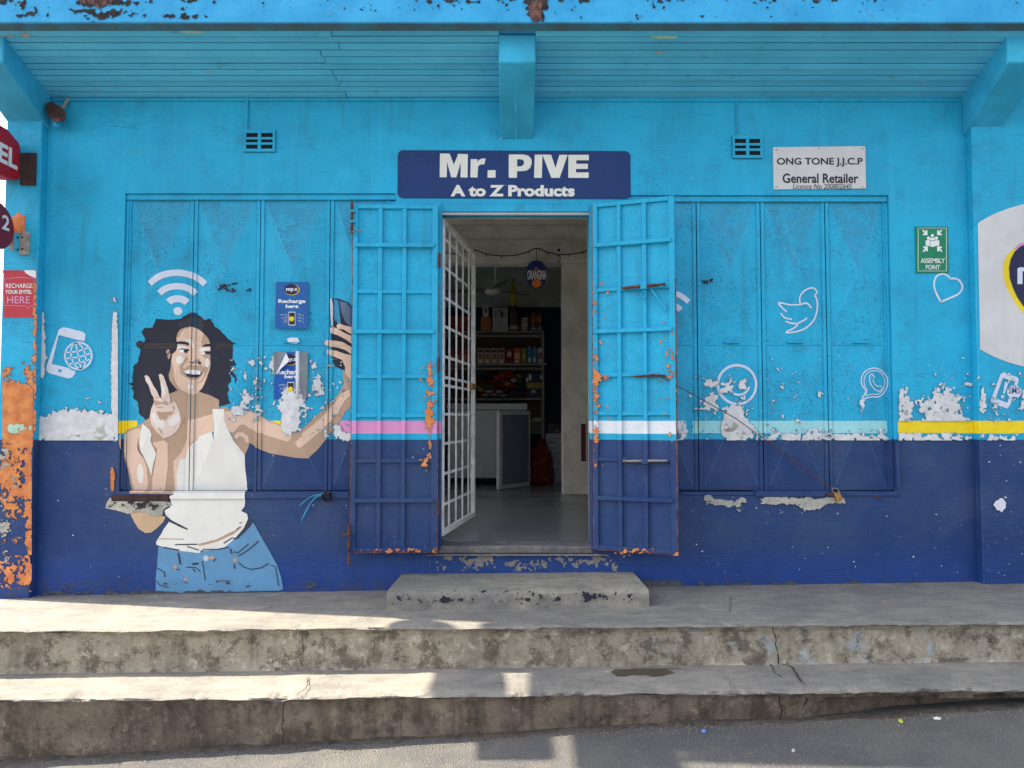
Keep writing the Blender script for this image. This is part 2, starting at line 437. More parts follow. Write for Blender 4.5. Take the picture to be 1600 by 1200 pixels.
M['threshold'] = concrete('threshold_cement', lin(96, 96, 98), lin(128, 124, 118), lin(70, 70, 80), 0.7, mould=0.5, brush=0.5)
M['edge_rust'] = pm('rusted_door_edge', lin(150, 92, 66), 0.85, 0.3, 22, 0.4, 60, dark=lin(58, 50, 70))
M['damp'] = pm('damp_stain', lin(74, 66, 58), 0.4, 0.12, 9, 0.2, 40)
M['drip_shade'] = pm('drip_strip_shade', lin(66, 128, 148), 0.75, 0.2, 8, 0.3, 30, dark=lin(80, 98, 104))  # duller tone paints the shadowed look under the canopy's front edge

def cm(r, g, b_, n=None):
    key = 'c_%d_%d_%d' % (r, g, b_)
    if key not in M: M[key] = pm('pack_print_%d_%d_%d' % (r, g, b_), lin(r, g, b_), 0.5, 0.1, 20, 0.05)
    return M[key]

# ------------------------------------------------------------------ lettering (made first, as flat 2-D meshes)
_tx = {}
def text2d(s, off=0.0, shear=0.0, space=1.0):
    key = (s, off, shear, space)
    if key in _tx: return _tx[key]
    cu = bpy.data.curves.new('t', 'FONT'); cu.body = s; cu.offset = off; cu.shear = shear; cu.space_character = space
    cu.resolution_u = 4; cu.fill_mode = 'FRONT'
    o = bpy.data.objects.new('t', cu); COL.objects.link(o)
    dg = bpy.context.evaluated_depsgraph_get(); dg.update()
    me = bpy.data.meshes.new_from_object(o.evaluated_get(dg))
    vs = [(v.co.x, v.co.y) for v in me.vertices]; fs = [tuple(p.vertices) for p in me.polygons]
    bpy.data.objects.remove(o); bpy.data.curves.remove(cu); bpy.data.meshes.remove(me)
    _tx[key] = (vs, fs)
    return _tx[key]
for args in (('Mr.', 0.05), ('PIVE', 0.05), ('A to Z Products', 0.045), ('ONG TONE J.J.C.P', 0.022), ('General Retailer', 0.022),
             ('Licence No 200802645', 0.0, 0.2), ('ASSEMBLY', 0.02), ('POINT', 0.02), ('RECHARGE', 0.004), ('YOUR EMTEL', 0.02), ('HERE', 0.004),
             ('EMTEL', 0.035), ('my.t', 0.035), ('Recharge', 0.035), ('here', 0.035), ('Rechar', 0.035), ('SMS', 0.01), ('ORANGINA', 0.035), ('2', 0.02)):
    text2d(*args)
def lettering(s, box, Y, mat, parent, off=0.0, shear=0.0, name='lettering', frame=None):
    """fits the words into a photo-measured box (x0, y0, x1, y1) on the plane at depth Y"""
    vs, fs = text2d(s, off, shear)
    xs = [v[0] for v in vs]; ys = [v[1] for v in vs]
    x0, x1, y0, y1 = min(xs), max(xs), min(ys), max(ys)
    A, B = px(box[0], box[3], Y), px(box[2], box[1], Y)
    mb = MB()
    pts = []
    for x, y in vs:
        u, v = (x - x0) / (x1 - x0), (y - y0) / (y1 - y0)
        if frame is None: pts.append((A.x + u * (B.x - A.x), Y, A.z + v * (B.z - A.z)))
        else: pts.append(frame(u, v))
    mb.add(pts, fs)
    return mb.build(name, mat, parent)

# ------------------------------------------------------------------ the facade's relief, for paint that follows it
CELLS = []
def add_cell(x0, x1, z0, z1, y, ph=0.0): CELLS.append((x0, x1, z0, z1, y, ph))
def cell_of(x, z):
    for c in reversed(CELLS):
        if c[0] <= x <= c[1] and c[2] <= z <= c[3]: return c
    return None
def cell_y(c, x, z):
    if c is None: return 0.0
    if not c[5]: return c[4]
    u = abs((x - c[0]) / (c[1] - c[0]) * 2 - 1); v = abs((z - c[2]) / (c[3] - c[2]) * 2 - 1)
    return c[4] - c[5] * (1 - min(1, max(u, v)))
def relief(x, z): return cell_y(cell_of(x, z), x, z)
def flat(Y): return lambda x, z: Y

def decal(name, mat, polys, layer, parent, surf=None, holes=None):
    """paint: outlines in photo pixels laid on the facade relief (or on surf)"""
    mb = MB()
    for k, poly in enumerate(polys):
        loops = [poly] + (holes[k] if holes else [])
        w = []
        for lp in loops:
            w.append([(onto(x, y, surf) if surf else px(x, y, 0.015)) for x, y in lp])
        flatpts = [Vector((p.x, p.z, 0)) for lp in w for p in lp]
        tris = tessellate_polygon([[Vector((p.x, p.z, 0)) for p in lp] for lp in w])
        if surf:
            allp = [p for lp in w for p in lp]
            vs = [(p.x, surf(p.x, p.z) - 0.0012 - 0.0007 * layer, p.z) for p in allp]
            mb.add(vs, [orient(vs, t) for t in tris])
            continue
        bm = bmesh.new()
        bv = [bm.verts.new((p.x, 0, p.y)) for p in flatpts]
        for t in tris:
            try: bm.faces.new([bv[i] for i in t])
            except ValueError: pass
        xs = [p.x for p in flatpts]; zs = [p.y for p in flatpts]
        bx = (min(xs), max(xs), min(zs), max(zs))
        cuts = set()
        for c in CELLS:
            if c[1] < bx[0] or c[0] > bx[1] or c[3] < bx[2] or c[2] > bx[3]: continue
            for x in c[:2]: cuts.add((round(x, 5), 0, 0, 1, 0, 0))
            for z in c[2:4]: cuts.add((0, 0, round(z, 5), 0, 0, 1))
            if c[5]:
                w_, h_ = c[1] - c[0], c[3] - c[2]
                cuts.add((c[0], 0, c[2], h_, 0, -w_)); cuts.add((c[0], 0, c[3], h_, 0, w_))
        for q in cuts:
            bmesh.ops.bisect_plane(bm, geom=bm.verts[:] + bm.edges[:] + bm.faces[:], plane_co=q[:3], plane_no=q[3:], dist=1e-6)
        for f in bm.faces:
            cc = f.calc_center_median()
            c = cell_of(cc.x, cc.z)
            vs = [(v.co.x, cell_y(c, v.co.x, v.co.z) - 0.0012 - 0.0007 * layer, v.co.z) for v in f.verts]
            mb.add(vs, [orient(vs, tuple(range(len(vs))))])
        bm.free()
    return mb.build(name, mat, parent, weld=True)
def orient(vs, t):
    a, b, c = Vector(vs[t[0]]), Vector(vs[t[1]]), Vector(vs[t[2]])
    return tuple(t) if (b - a).cross(c - a).y < 0 else tuple(t)[::-1]
def stroke(pts, w, closed=False):
    """a brush line as quads in pixel space"""
    out = []
    P = [Vector((p[0], p[1])) for p in pts]
    n = len(P); segs = n if closed else n - 1
    L, Rr = [], []
    for i in range(n):
        a = P[i - 1] if (i > 0 or closed) else P[i]
        b = P[(i + 1) % n] if (i < n - 1 or closed) else P[i]
        t = (b - a); t = t.normalized() if t.length > 1e-6 else Vector((1, 0))
        nn = Vector((-t.y, t.x)) * w / 2
        L.append(P[i] + nn); Rr.append(P[i] - nn)
    for i in range(segs):
        j = (i + 1) % n
        out.append([tuple(L[i]), tuple(L[j]), tuple(Rr[j]), tuple(Rr[i])])
    return out
def smooth_line(pts, closed=False, n=4):
    """Catmull-Rom through the points"""
    P = [Vector(p) for p in pts]; k = len(P); out = []
    for i in range(k if closed else k - 1):
        p0 = P[(i - 1) % k] if (closed or i > 0) else P[i]
        p1, p2 = P[i], P[(i + 1) % k]
        p3 = P[(i + 2) % k] if (closed or i + 2 < k) else p2
        for s in range(n):
            t = s / n
            out.append(tuple(0.5 * ((2 * p1) + (p2 - p0) * t + (2 * p0 - 5 * p1 + 4 * p2 - p3) * t * t + (3 * p1 - p0 - 3 * p2 + p3) * t ** 3)))
    if not closed: out.append(tuple(P[-1]))
    return out
def ellipse(cx, cy, rx, ry, n=20, a0=0, a1=360):
    return [(cx + rx * math.cos(R(a0 + (a1 - a0) * i / n)), cy + ry * math.sin(R(a0 + (a1 - a0) * i / n))) for i in range(n if a1 - a0 == 360 else n + 1)]
def arc_band(cx, cy, r0, r1, a0, a1, n=12):
    return [(cx + r1 * math.cos(R(a0 + (a1 - a0) * i / n)), cy + r1 * math.sin(R(a0 + (a1 - a0) * i / n))) for i in range(n + 1)] + \
           [(cx + r0 * math.cos(R(a1 + (a0 - a1) * i / n)), cy + r0 * math.sin(R(a1 + (a0 - a1) * i / n))) for i in range(n + 1)]

# ------------------------------------------------------------------ flaked paint: ragged patches cut out of a noise field
def vnoise(xs, ys, seed):
    xi, yi = np.floor(xs).astype(np.int64), np.floor(ys).astype(np.int64)
    fx, fy = xs - xi, ys - yi
    fx, fy = fx * fx * (3 - 2 * fx), fy * fy * (3 - 2 * fy)
    def h(a, b):
        n = (a * 374761393 + b * 668265263 + seed * 1442695041) & 0x7fffffff
        n = ((n ^ (n >> 13)) * 1274126177) & 0x7fffffff
        return ((n ^ (n >> 16)) & 0xffff) / 65535.0
    return (h(xi, yi) * (1 - fx) + h(xi + 1, yi) * fx) * (1 - fy) + (h(xi, yi + 1) * (1 - fx) + h(xi + 1, yi + 1) * fx) * fy
def fbm(xs, ys, seed, octs=4, gain=0.66):
    a, t, s = 1.0, 0, 0
    for o in range(octs):
        t = t + a * vnoise(xs * 2 ** o + 17.3 * o, ys * 2 ** o + 9.1 * o, seed + o); s += a; a *= gain
    return t / s
def flakes(name, mat, box, blobs, parent, seed=1, nscale=16.0, amp=1.5, thr=0.5, cell=1.3, surf=None, layer=9, base=0.0, stretch=(1, 1), lift=0.0, rim=None):
    x0, y0, x1, y1 = box
    nx, ny = max(2, int((x1 - x0) / cell)), max(2, int((y1 - y0) / cell))
    gx = np.linspace(x0, x1, nx + 1); gy = np.linspace(y0, y1, ny + 1)
    GX, GY = np.meshgrid(gx, gy)
    F = (fbm(GX / nscale / stretch[0], GY / nscale / stretch[1], seed, 6) - 0.5) * amp * 2 + base - thr
    F += (fbm(GX / 4.2 / stretch[0], GY / 4.2 / stretch[1], seed + 31, 3) - 0.5) * amp * 1.5
    for cx, cy, rx, ry, st in blobs:
        d = ((GX - cx) / rx) ** 2 + ((GY - cy) / ry) ** 2
        F += st * np.clip(1 - d, 0, None)
    F[0, :] = np.minimum(F[0, :], -0.001 if False else F[0, :])
    mb = MB()
    sf = surf or relief
    off = 0.0012 + 0.0007 * layer + lift
    def W(u, v):
        p = onto(u, v, sf) if surf else px(u, v, 0.01)
        return (p.x, sf(p.x, p.z) - off, p.z)
    ins = F > 0
    for j in range(ny):
        i = 0
        while i < nx:
            c = (ins[j, i], ins[j, i + 1], ins[j + 1, i + 1], ins[j + 1, i])
            if all(c):
                k = i
                while k + 1 < nx and k - i < (10 if surf else 2) and ins[j, k + 2] and ins[j + 1, k + 2]: k += 1
                vs = [W(gx[i], gy[j]), W(gx[k + 1], gy[j]), W(gx[k + 1], gy[j + 1]), W(gx[i], gy[j + 1])]
                mb.add(vs, [(3, 2, 1, 0)])
                i = k + 1; continue
            if any(c):
                q = [(gx[i], gy[j], F[j, i]), (gx[i + 1], gy[j], F[j, i + 1]), (gx[i + 1], gy[j + 1], F[j + 1, i + 1]), (gx[i], gy[j + 1], F[j + 1, i])]
                pl = []
                for a in range(4):
                    A, B = q[a], q[(a + 1) % 4]
                    if A[2] > 0: pl.append(A[:2])
                    if (A[2] > 0) != (B[2] > 0):
                        t = A[2] / (A[2] - B[2]); pl.append((A[0] + t * (B[0] - A[0]), A[1] + t * (B[1] - A[1])))
                if len(pl) >= 3:
                    vs = [W(u, v) for u, v in pl]
                    mb.add(vs, [tuple(range(len(vs)))[::-1]])
            i += 1
    if not mb.v: return None
    if rim:                                                # ragged older-coat rim, painted in as the shadowed edge of the film
        flakes('paint_rim', rim, box, blobs, parent, seed, nscale, amp, thr - 0.13, cell, surf, layer - 0.8, base, stretch, lift)
    return tag(mb.build(name, mat, parent, weld=True), kind='stuff')
def chips(name, mat, box, count, parent, seed, rmin=0.8, rmax=2.6, surf=None, layer=10):
    rng = random.Random(seed); mb = MB(); sf = surf or relief
    for _ in range(count):
        cx, cy = rng.uniform(box[0], box[2]), rng.uniform(box[1], box[3])
        r = rmin + (rmax - rmin) * rng.random() ** 3; n = rng.randint(5, 7); a0 = rng.random() * 6; vs = []
        el = rng.uniform(0.5, 1)
        for i in range(n):
            a = a0 + i * 6.283 / n; q = r * rng.uniform(0.55, 1.15)
            p = onto(cx + q * math.cos(a), cy + q * el * math.sin(a), sf) if surf else px(cx + q * math.cos(a), cy + q * el * math.sin(a), 0.01)
            vs.append((p.x, sf(p.x, p.z) - 0.0012 - 0.0007 * layer, p.z))
        mb.add(vs, [orient(vs, tuple(range(n)))])
    return tag(mb.build(name, mat, parent), kind='stuff')

# ================================================================== SETTING: road, raised pavement, step
def ground_z(x): return -0.415 + 0.063 * max(-9, min(9, x))
def grid_mesh(name, mat, xs, ys, zf, kind='structure'):
    mb = MB(); n = len(xs)
    for y in ys:
        for x in xs: mb.v.append((x, y, zf(x, y)))
    for j in range(len(ys) - 1):
        for i in range(n - 1): mb.f.append((j * n + i, j * n + i + 1, (j + 1) * n + i + 1, (j + 1) * n + i))
    o = mb.build(name, mat, None, smooth=True)
    return tag(o, kind=kind)
xs = [-600, -200, -60, -25, -12, -9] + [-8 + 0.1 * i for i in range(161)] + [9, 12, 25, 60, 200, 600]
ys = [-600, -200, -60, -25, -12, -8, -6, -5] + [-4.5 + 0.05 * i for i in range(69)] + [0, 4, 8, 20, 60, 200, 600]
def road_z(x, y):
    z = ground_z(x) + 0.012 * (mnoise.noise((x * 1.3, y * 1.3, 3.1)) + 0.4 * mnoise.noise((x * 5, y * 5, 1.0)))
    if y > -0.95: z -= 0.05
    return z
road = grid_mesh('road', M['asphalt'], xs, ys, road_z)
tag(road, 'grey asphalt road sloping up to the right below the steps')

def cl(x): return max(-4, min(4, x))
def pav_z(x): return 0.012 + 0.0145 * cl(x)
def pav_y(x): return -0.826 - 0.025 * cl(x)
def st_y(x): return -1.155 - 0.027 * cl(x)
def strip(name, mat, xs, prof, jit, seed, parent=None, kind='structure'):
    """a long slab: prof(x) gives its cross-section from back to foot, jit roughens the nosing"""
    mb = MB(); P = [prof(x) for x in xs]; m = len(P[0])
    for i, x in enumerate(xs):
        for k, (y, z, w) in enumerate(P[i]):
            a = mnoise.fractal((x * 4, k * 0.35, seed), 0.8, 2.1, 5) * w * 0.6
            b_ = mnoise.fractal((x * 6, k * 0.5 + 40, seed), 0.8, 2.1, 5) * w * 0.35
            chip = max(0, mnoise.fractal((x * 3.2, 7.7, seed + k * 0.12), 0.7, 2.2, 5) - 0.22) * w * 2.0
            mb.v.append((x, y + a * jit + chip * jit, z + b_ * jit * 0.6 - chip * jit * 0.8))
    for i in range(len(xs) - 1):
        for k in range(m - 1):
            a = i * m + k
            mb.f.append((a, a + 1, a + m + 1, a + m))
    o = mb.build(name, mat, parent, smooth=True)
    md = o.modifiers.new('split', 'EDGE_SPLIT'); md.split_angle = R(38)
    if kind: o['kind'] = kind
    return o
sx = [-9, -7, -5, -4] + [-3.6 + 0.009 * i for i in range(801)] + [4, 5, 7, 9]
def pav_top(x):
    z, PAV_Y = pav_z(x), pav_y(x)
    return [(0.3, z, 0), (0.02, z + 0.002, 0), (-0.2, z - 0.003, 0.06), (-0.45, z - 0.006, 0.06), (-0.66, z - 0.009, 0.08), (PAV_Y + 0.06, z - 0.010, 0.2), (PAV_Y + 0.014, z - 0.011, 0.6), (PAV_Y + 0.003, z - 0.014, 1.0), (PAV_Y, z - 0.019, 1.0), (PAV_Y + 0.010, z - 0.024, 0.9)]
def st_z(x): return -0.21 + 0.02 * cl(x)
def pav_riser(x):
    z, w, PAV_Y = pav_z(x), st_z(x), pav_y(x)
    q = [(PAV_Y + 0.012, z - 0.022, 0.5)]
    for t in (0.12, 0.2, 0.35, 0.5, 0.65, 0.8, 0.92):
        q.append((PAV_Y + 0.034 - 0.012 * t, z - 0.026 + (w - z + 0.016) * t, 0.45))
    q.append((PAV_Y + 0.008, w - 0.012, 0.4))
    return q
def st_top(x):
    z, PAV_Y, ST_Y = st_z(x), pav_y(x), st_y(x)
    return [(PAV_Y + 0.1, z, 0), (PAV_Y, z - 0.001, 0.1), (PAV_Y - 0.15, z - 0.005, 0.1), (ST_Y + 0.08, z - 0.008, 0.15), (ST_Y + 0.018, z - 0.010, 0.7), (ST_Y + 0.004, z - 0.014, 1.0), (ST_Y, z - 0.02, 1.1), (ST_Y + 0.010, z - 0.026, 0.9)]
def st_riser(x):
    z, w, ST_Y = st_z(x), ground_z(x) - 0.06, st_y(x)
    q = [(ST_Y + 0.010, z - 0.024, 0.6)]
    under = 0.10 * max(0, min(1, (x - 1.35) / 0.5))           # the right end is undercut and broken
    lip = 0.055 + 0.02 * mnoise.noise((x * 6, 2.2, 8.1)) + 0.012 * mnoise.noise((x * 17, 2.2, 8.1))
    for t in (0.1, 0.2, 0.32, 0.45, 0.6, 0.75, 0.9, 1.0):
        zz = z - 0.028 + (w - z + 0.028) * t
        q.append((ST_Y + 0.022 + 0.02 * t + (under if z - zz > lip else 0), zz, 0.6))
    return q
pavement = strip('raised_pavement', M['tread'], sx, pav_top, 0.02, 1.7)
tag(pavement, 'raised grey concrete pavement along the shop front')
strip('riser', M['riser'], sx, pav_riser, 0.016, 5.2, pavement, kind=None)
step = strip('pavement_step', M['tread'], sx, st_top, 0.022, 9.4)
tag(step, 'lower concrete step between pavement and road')
strip('riser', M['riser_low'], sx, st_riser, 0.022, 12.9, step, kind=None)

def crack(pts3, w, parent, seed):
    rng = random.Random(seed); P = []
    for a, b in zip(pts3[:-1], pts3[1:]):
        a, b = Vector(a), Vector(b); n = max(2, int((b - a).length / 0.018))
        for i in range(n): P.append(a.lerp(b, i / n))
    P.append(Vector(pts3[-1]))
    mb = MB(); prev = None
    for i, p in enumerate(P):
        t = (P[min(i + 1, len(P) - 1)] - P[max(i - 1, 0)]).normalized()
        side = Vector((t.z, 0, -t.x)) if abs(t.y) < 0.5 * (abs(t.x) + abs(t.z)) and abs(t.z) > abs(t.y) else Vector((1, 0.2, 0))
        p = p + side * rng.uniform(-1, 1) * 0.006
        ww = w * rng.uniform(0.35, 1.0) * (0.5 if i in (0, len(P) - 1) else 1)
        mb.v += [tuple(p - side * ww / 2), tuple(p + side * ww / 2)]
        if i: k = 2 * i; mb.f.append((k - 2, k - 1, k + 1, k))
    return mb.build('crack', M['crack'], parent)
def on_pav(x, y): p = at_floor(x, y, -0.004); p.z = pav_z(p.x) - 0.004 + 0.006; return p
def on_step(x, y): p = at_floor(x, y, -0.225); p.z = st_z(p.x) + 0.003; return p
def on_riser1(x, y): return onto(x, y, lambda X, Z: pav_y(X) + 0.012)
def on_riser2(x, y): return onto(x, y, lambda X, Z: st_y(X) + 0.018)
crack([on_riser1(472, 990), on_riser1(474, 1012), on_riser1(469, 1028), on_riser1(472, 1042)], 0.006, pavement, 1)
crack([on_riser1(584, 988), on_riser1(586, 1006), on_riser1(582, 1024)], 0.005, pavement, 2)
crack([on_riser1(1205, 976), on_riser1(1212, 1000), on_riser1(1216, 1020), on_riser1(1217, 1040)], 0.008, pavement, 3)
crack([on_pav(592, 956), on_pav(570, 966), on_pav(545, 974)], 0.006, pavement, 4)
crack([on_pav(1141, 942), on_pav(1142, 955), on_pav(1140, 968)], 0.005, pavement, 5)
crack([on_pav(1195, 945), on_pav(1235, 955), on_pav(1262, 968)], 0.003, pavement, 15)
crack([on_pav(1375, 968), on_pav(1440, 960), on_pav(1490, 966)], 0.003, pavement, 16)
crack([on_step(482, 1056), on_step(480, 1072), on_step(462, 1086)], 0.006, step, 6)
crack([on_step(784, 1062), on_step(786, 1074), on_step(784, 1084)], 0.004, step, 7)
crack([on_step(1216, 1048), on_step(1240, 1058), on_step(1248, 1072), on_step(1254, 1082)], 0.013, step, 8)
crack([on_step(1205, 1050), on_step(1210, 1064), on_step(1222, 1072)], 0.008, step, 9)
crack([on_riser2(445, 1094), on_riser2(442, 1120), on_riser2(443, 1160), on_riser2(441, 1178)], 0.007, step, 10)
crack([on_riser2(1221, 1080), on_riser2(1218, 1098), on_riser2(1222, 1112), on_riser2(1217, 1124)], 0.009, step, 11)
crack([on_riser2(1254, 1082), on_riser2(1260, 1092), on_riser2(1256, 1104)], 0.009, step, 12)

# ================================================================== THE SHOP BUILDING
shop = empty('shop_building', (0, 0, 0), 'sky blue and navy painted corner shop with closed shutters and open door', 'building')
XL, XR = -3.165, 5.2
WT = 0.21
Z_SOF = pZ(153)
# window and door openings
LW = (pX(188), pX(616), pZ(768), pZ(302)); RW = (pX(986), pX(1396), pZ(768), pZ(305))
DR = (pX(685), pX(925), pZ(854), pZ(327))
FLOOR_Z = DR[2] - 0.0
mb = MB()
ztop = Z_SOF + 0.35
cols = [XL, LW[0], LW[1], DR[0], DR[1], RW[0], RW[1], XR]
for i in range(7):
    a, b_ = cols[i], cols[i + 1]
    op = {1: LW, 3: DR, 5: RW}.get(i)
    if op is None: mb.box(a, b_, 0, WT, -0.3, ztop)
    else:
        mb.box(a, b_, 0, WT, -0.3, op[2] - (0.045 if i == 3 else 0)); mb.box(a, b_, 0, WT, op[3], ztop)
mb.build('front_wall', M['wall'], shop)
# pilasters
PIL = -0.066
pl0, pl1 = -3.165, px(57, 500, PIL).x
pr0 = px(1526, 500, PIL).x
MB().box(pl0, pl1, PIL, -0.0005, -0.06, Z_SOF - 0.0).build('pilaster', M['wall'], shop, bevel=0.006)
MB().box(pr0, pr0 + 0.34, PIL, -0.0005, -0.06, Z_SOF - 0.0).build('pilaster', M['wall'], shop, bevel=0.006)

# canopy slab, fascia, soffit boards, brackets
ZF1 = pZ(47, -0.5)
FA = -0.565
canopy = MB().prism([(-3.62, -0.002, Z_SOF + 0.03), (-3.62, -0.505, ZF1 + 0.022), (-3.62, -0.505, ZF1 - 0.002), (-3.62, FA, pZ(35, FA)), (-3.62, FA, pZ(35, FA) + 1.75), (-3.62, -0.3, pZ(35, FA) + 1.75), (-3.62, -0.3, pZ(35, FA) + 0.5), (-3.62, -0.002, pZ(35, FA) + 0.5)], (8.9, 0, 0)).build('canopy', M['canopy'], shop, bevel=0.004)  # fascia rises out of view as an added parapet that shades the road
MB().prism([(-3.42, -0.504, ZF1 - 0.004), (-3.42, FA + 0.003, pZ(35, FA) - 0.002), (-3.42, FA + 0.003, pZ(35, FA) - 0.005), (-3.42, -0.504, ZF1 - 0.007)], (8.7, 0, 0)).build('drip_strip', M['drip_shade'], canopy)
def sof(t, dx=0): return Vector((dx, -0.5 * t, Z_SOF + (ZF1 - Z_SOF) * t))
e_t = (sof(1) - sof(0)); e_n = Vector((0, e_t.z, -e_t.y)).normalized()
NBD = 11
rng = random.Random(4)
bmid0, bmid1 = pX(781), pX(834)
ed = [0.0]
for k in range(NBD): ed.append(ed[-1] + rng.uniform(0.9, 1.1))
ed = [e / ed[-1] for e in ed]
for k in range(NBD):
    t0, t1 = ed[k] + 0.0065, ed[k + 1] - 0.0065
    jx = -1.05 - 0.012 * k + (0.13 if k > 7 else 0)
    spans = [(pl1 - 0.2, jx if k % 4 != 1 else bmid0), (jx + 0.004, bmid0), (bmid1, 3.2)]
    if k % 4 == 1: spans = [spans[0], spans[2]]
    spans.append((3.204, XR))
    for a, b_ in spans:
        dz = rng.uniform(-0.0025, 0.0025)
        o = sof(t0) + e_n * (0.002 + dz); o.x = a
        MB().obox(o, Vector((b_ - a, 0, 0)) + e_n * rng.uniform(-0.003, 0.003) + e_t * rng.uniform(-0.004, 0.004), e_t * (t1 - t0), e_n * 0.018).build('soffit_board', M['soffit'], canopy, bevel=0.0015)
def bracket(x0, x1, zw, zf, yf=-0.46):
    a = [Vector((x0, -0.0015, zw)), Vector((x0, yf, zf)), Vector((x0, yf, sof(-yf / 0.5).z + 0.012)), Vector((x0, -0.0015, Z_SOF + 0.012))]
    return MB().prism(a, (x1 - x0, 0, 0)).build('bracket_beam', M['beam'], shop, bevel=0.006)
zb = pZ(217); zbf = pZ(97, -0.46)
bracket(bmid0, bmid1, zb, zbf)
bracket(pl0, pX(66), pZ(203), zbf)
bracket(pX(1515), pX(1515) + 0.215, pZ(213), zbf)
# roof, side and back walls, rooms
ZR = pZ(35, FA) + 0.42
MB().box(XL, XR, -0.001, 7.2, ZR - 0.12, ZR + 0.1).build('roof', M['canopy'], shop)
MB().box(XL, XL + 0.22, WT + 0.001, 0.9, -0.3, ZR - 0.121).box(XL, XL + 0.22, 2.7, 3.9, -0.3, ZR - 0.121).box(XL, XL + 0.22, 0.9, 2.7, 1.75, ZR - 0.121).box(XL, XL + 0.22, 0.9, 2.7, -0.3, 0.22).box(XL, XL + 0.22, 5.7, 7.2, -0.3, ZR - 0.121).box(XL, XL + 0.22, 3.9, 5.7, -0.3, 1.0).box(XL, XL + 0.22, 3.9, 5.7, 1.3, ZR - 0.121).box(XR - 0.22, XR, WT + 0.001, 7.2, -0.3, ZR - 0.121).box(XL + 0.221, XR - 0.221, 6.9, 7.2, -0.3, ZR - 0.121).build('outer_wall', M['wall'], shop)  # unseen openings in the left wall added to bring daylight into the rooms

# ------------------------------------------------------------------ steel window shutters
SH_Y = 0.030
def shutter_set(bounds, op, zmid, handles, ztopleaf):
    for i in range(len(bounds) - 1):
        x0, x1 = bounds[i] + 0.003, bounds[i + 1] - 0.003
        z0, z1 = op[2] + 0.005, ztopleaf
        leaf = MB()
        leaf.box(x0, x1, SH_Y + 0.004, SH_Y + 0.03, z0, z1)
        # stiles and rails of flat bar
        sw = 0.021
        leaf.box(x0, x0 + sw, SH_Y - 0.004, SH_Y + 0.004, z0, z1).box(x1 - sw, x1, SH_Y - 0.002, SH_Y + 0.004, z0, z1)
        add_cell(x0, x0 + sw, z0, z1, SH_Y - 0.004); add_cell(x1 - sw, x1, z0, z1, SH_Y - 0.002)
        add_cell(x0 + sw, x1 - sw, z0, z1, SH_Y + 0.003)
        leaf.box(x0 + sw, x1 - sw, SH_Y, SH_Y + 0.004, zmid - 0.011, zmid + 0.011)
        add_cell(x0 + sw, x1 - sw, zmid - 0.011, zmid + 0.011, SH_Y)
        lo = leaf.build('window_shutter', M['shutter'], shop)
        for a, b_ in ((z0 + 0.004, zmid - 0.013), (zmid + 0.013, z1 - 0.006)):
            p0, p1 = x0 + sw + 0.004, x1 - sw - 0.004
            ph = 0.034
            cx, cz = (p0 + p1) / 2, (a + b_) / 2
            y = SH_Y + 0.003
            pn = MB().add([(p0, y, a), (p1, y, a), (p1, y, b_), (p0, y, b_), (cx, y - ph, cz)], [(0, 1, 4), (1, 2, 4), (2, 3, 4), (3, 0, 4)]).build('panel', M['shutter'], lo)
            pn.data.materials.append(M['shutter_facet']); pn.data.polygons[2].material_index = 1 if a > zmid else 0  # top facet of upper panels takes a greyer, speckled tone
            add_cell(p0, p1, a, b_, y, ph)
            for qx, qz in ((p0, a), (p1, a), (p1, b_), (p0, b_)):        # rubbed fold, its highlight painted as a lighter strip, corner to middle
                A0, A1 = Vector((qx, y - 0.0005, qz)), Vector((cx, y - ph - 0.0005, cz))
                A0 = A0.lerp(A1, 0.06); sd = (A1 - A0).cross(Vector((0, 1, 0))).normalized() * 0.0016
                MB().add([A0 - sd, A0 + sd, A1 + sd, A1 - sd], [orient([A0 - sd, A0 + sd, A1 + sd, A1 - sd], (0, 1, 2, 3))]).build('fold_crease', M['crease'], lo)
        if i in handles:
            hx = handles[i]
            MB().box(hx - 0.05, hx + 0.05, SH_Y - 0.014, SH_Y - 0.001, zmid + 0.002, zmid + 0.012).build('handle', M['shutter'], lo, bevel=0.002)
ZM = pZ(537, SH_Y)
lb = [pX(v, SH_Y) for v in (193, 298, 403, 513, 608)]
rb = [pX(v, SH_Y) for v in (989, 1091, 1192, 1294, 1391)]
shutter_set(lb, LW, ZM, {2: pX(456, SH_Y)}, pZ(313, SH_Y))
shutter_set(rb, RW, ZM, {1: pX(1144, SH_Y), 2: pX(1243, SH_Y), 3: pX(1347, SH_Y)}, pZ(316, SH_Y))
# window surrounds of angle iron and the sills
MB().box(LW[0] + 0.001, LW[1] - 0.001, 0.014, 0.06, pZ(312, .014), LW[3] - 0.001).build('window_lintel', M['shutter'], shop, bevel=0.002)
MB().box(RW[0] + 0.001, RW[1] - 0.001, 0.014, 0.06, pZ(315, .014), RW[3] - 0.001).build('window_lintel', M['shutter'], shop, bevel=0.002)
MB().box(RW[1] - 0.016, RW[1] - 0.001, 0.016, 0.06, RW[2] + 0.013, pZ(316)).build('window_frame', M['shutter'], shop, bevel=0.002)
MB().box(LW[0] + 0.001, LW[0] + 0.016, 0.016, 0.06, LW[2] + 0.013, pZ(313)).build('window_frame', M['shutter'], shop, bevel=0.002)
MB().box(pX(268), pX(548), -0.012, 0.05, pZ(779), pZ(769)).build('window_sill', M['door'], shop, bevel=0.003)
add_cell(pX(268), pX(548), pZ(779), pZ(769), -0.012)
MB().box(pX(178), pX(267), -0.010, 0.05, pZ(783), pZ(773)).build('window_sill', M['rust_dark'], shop, bevel=0.002)
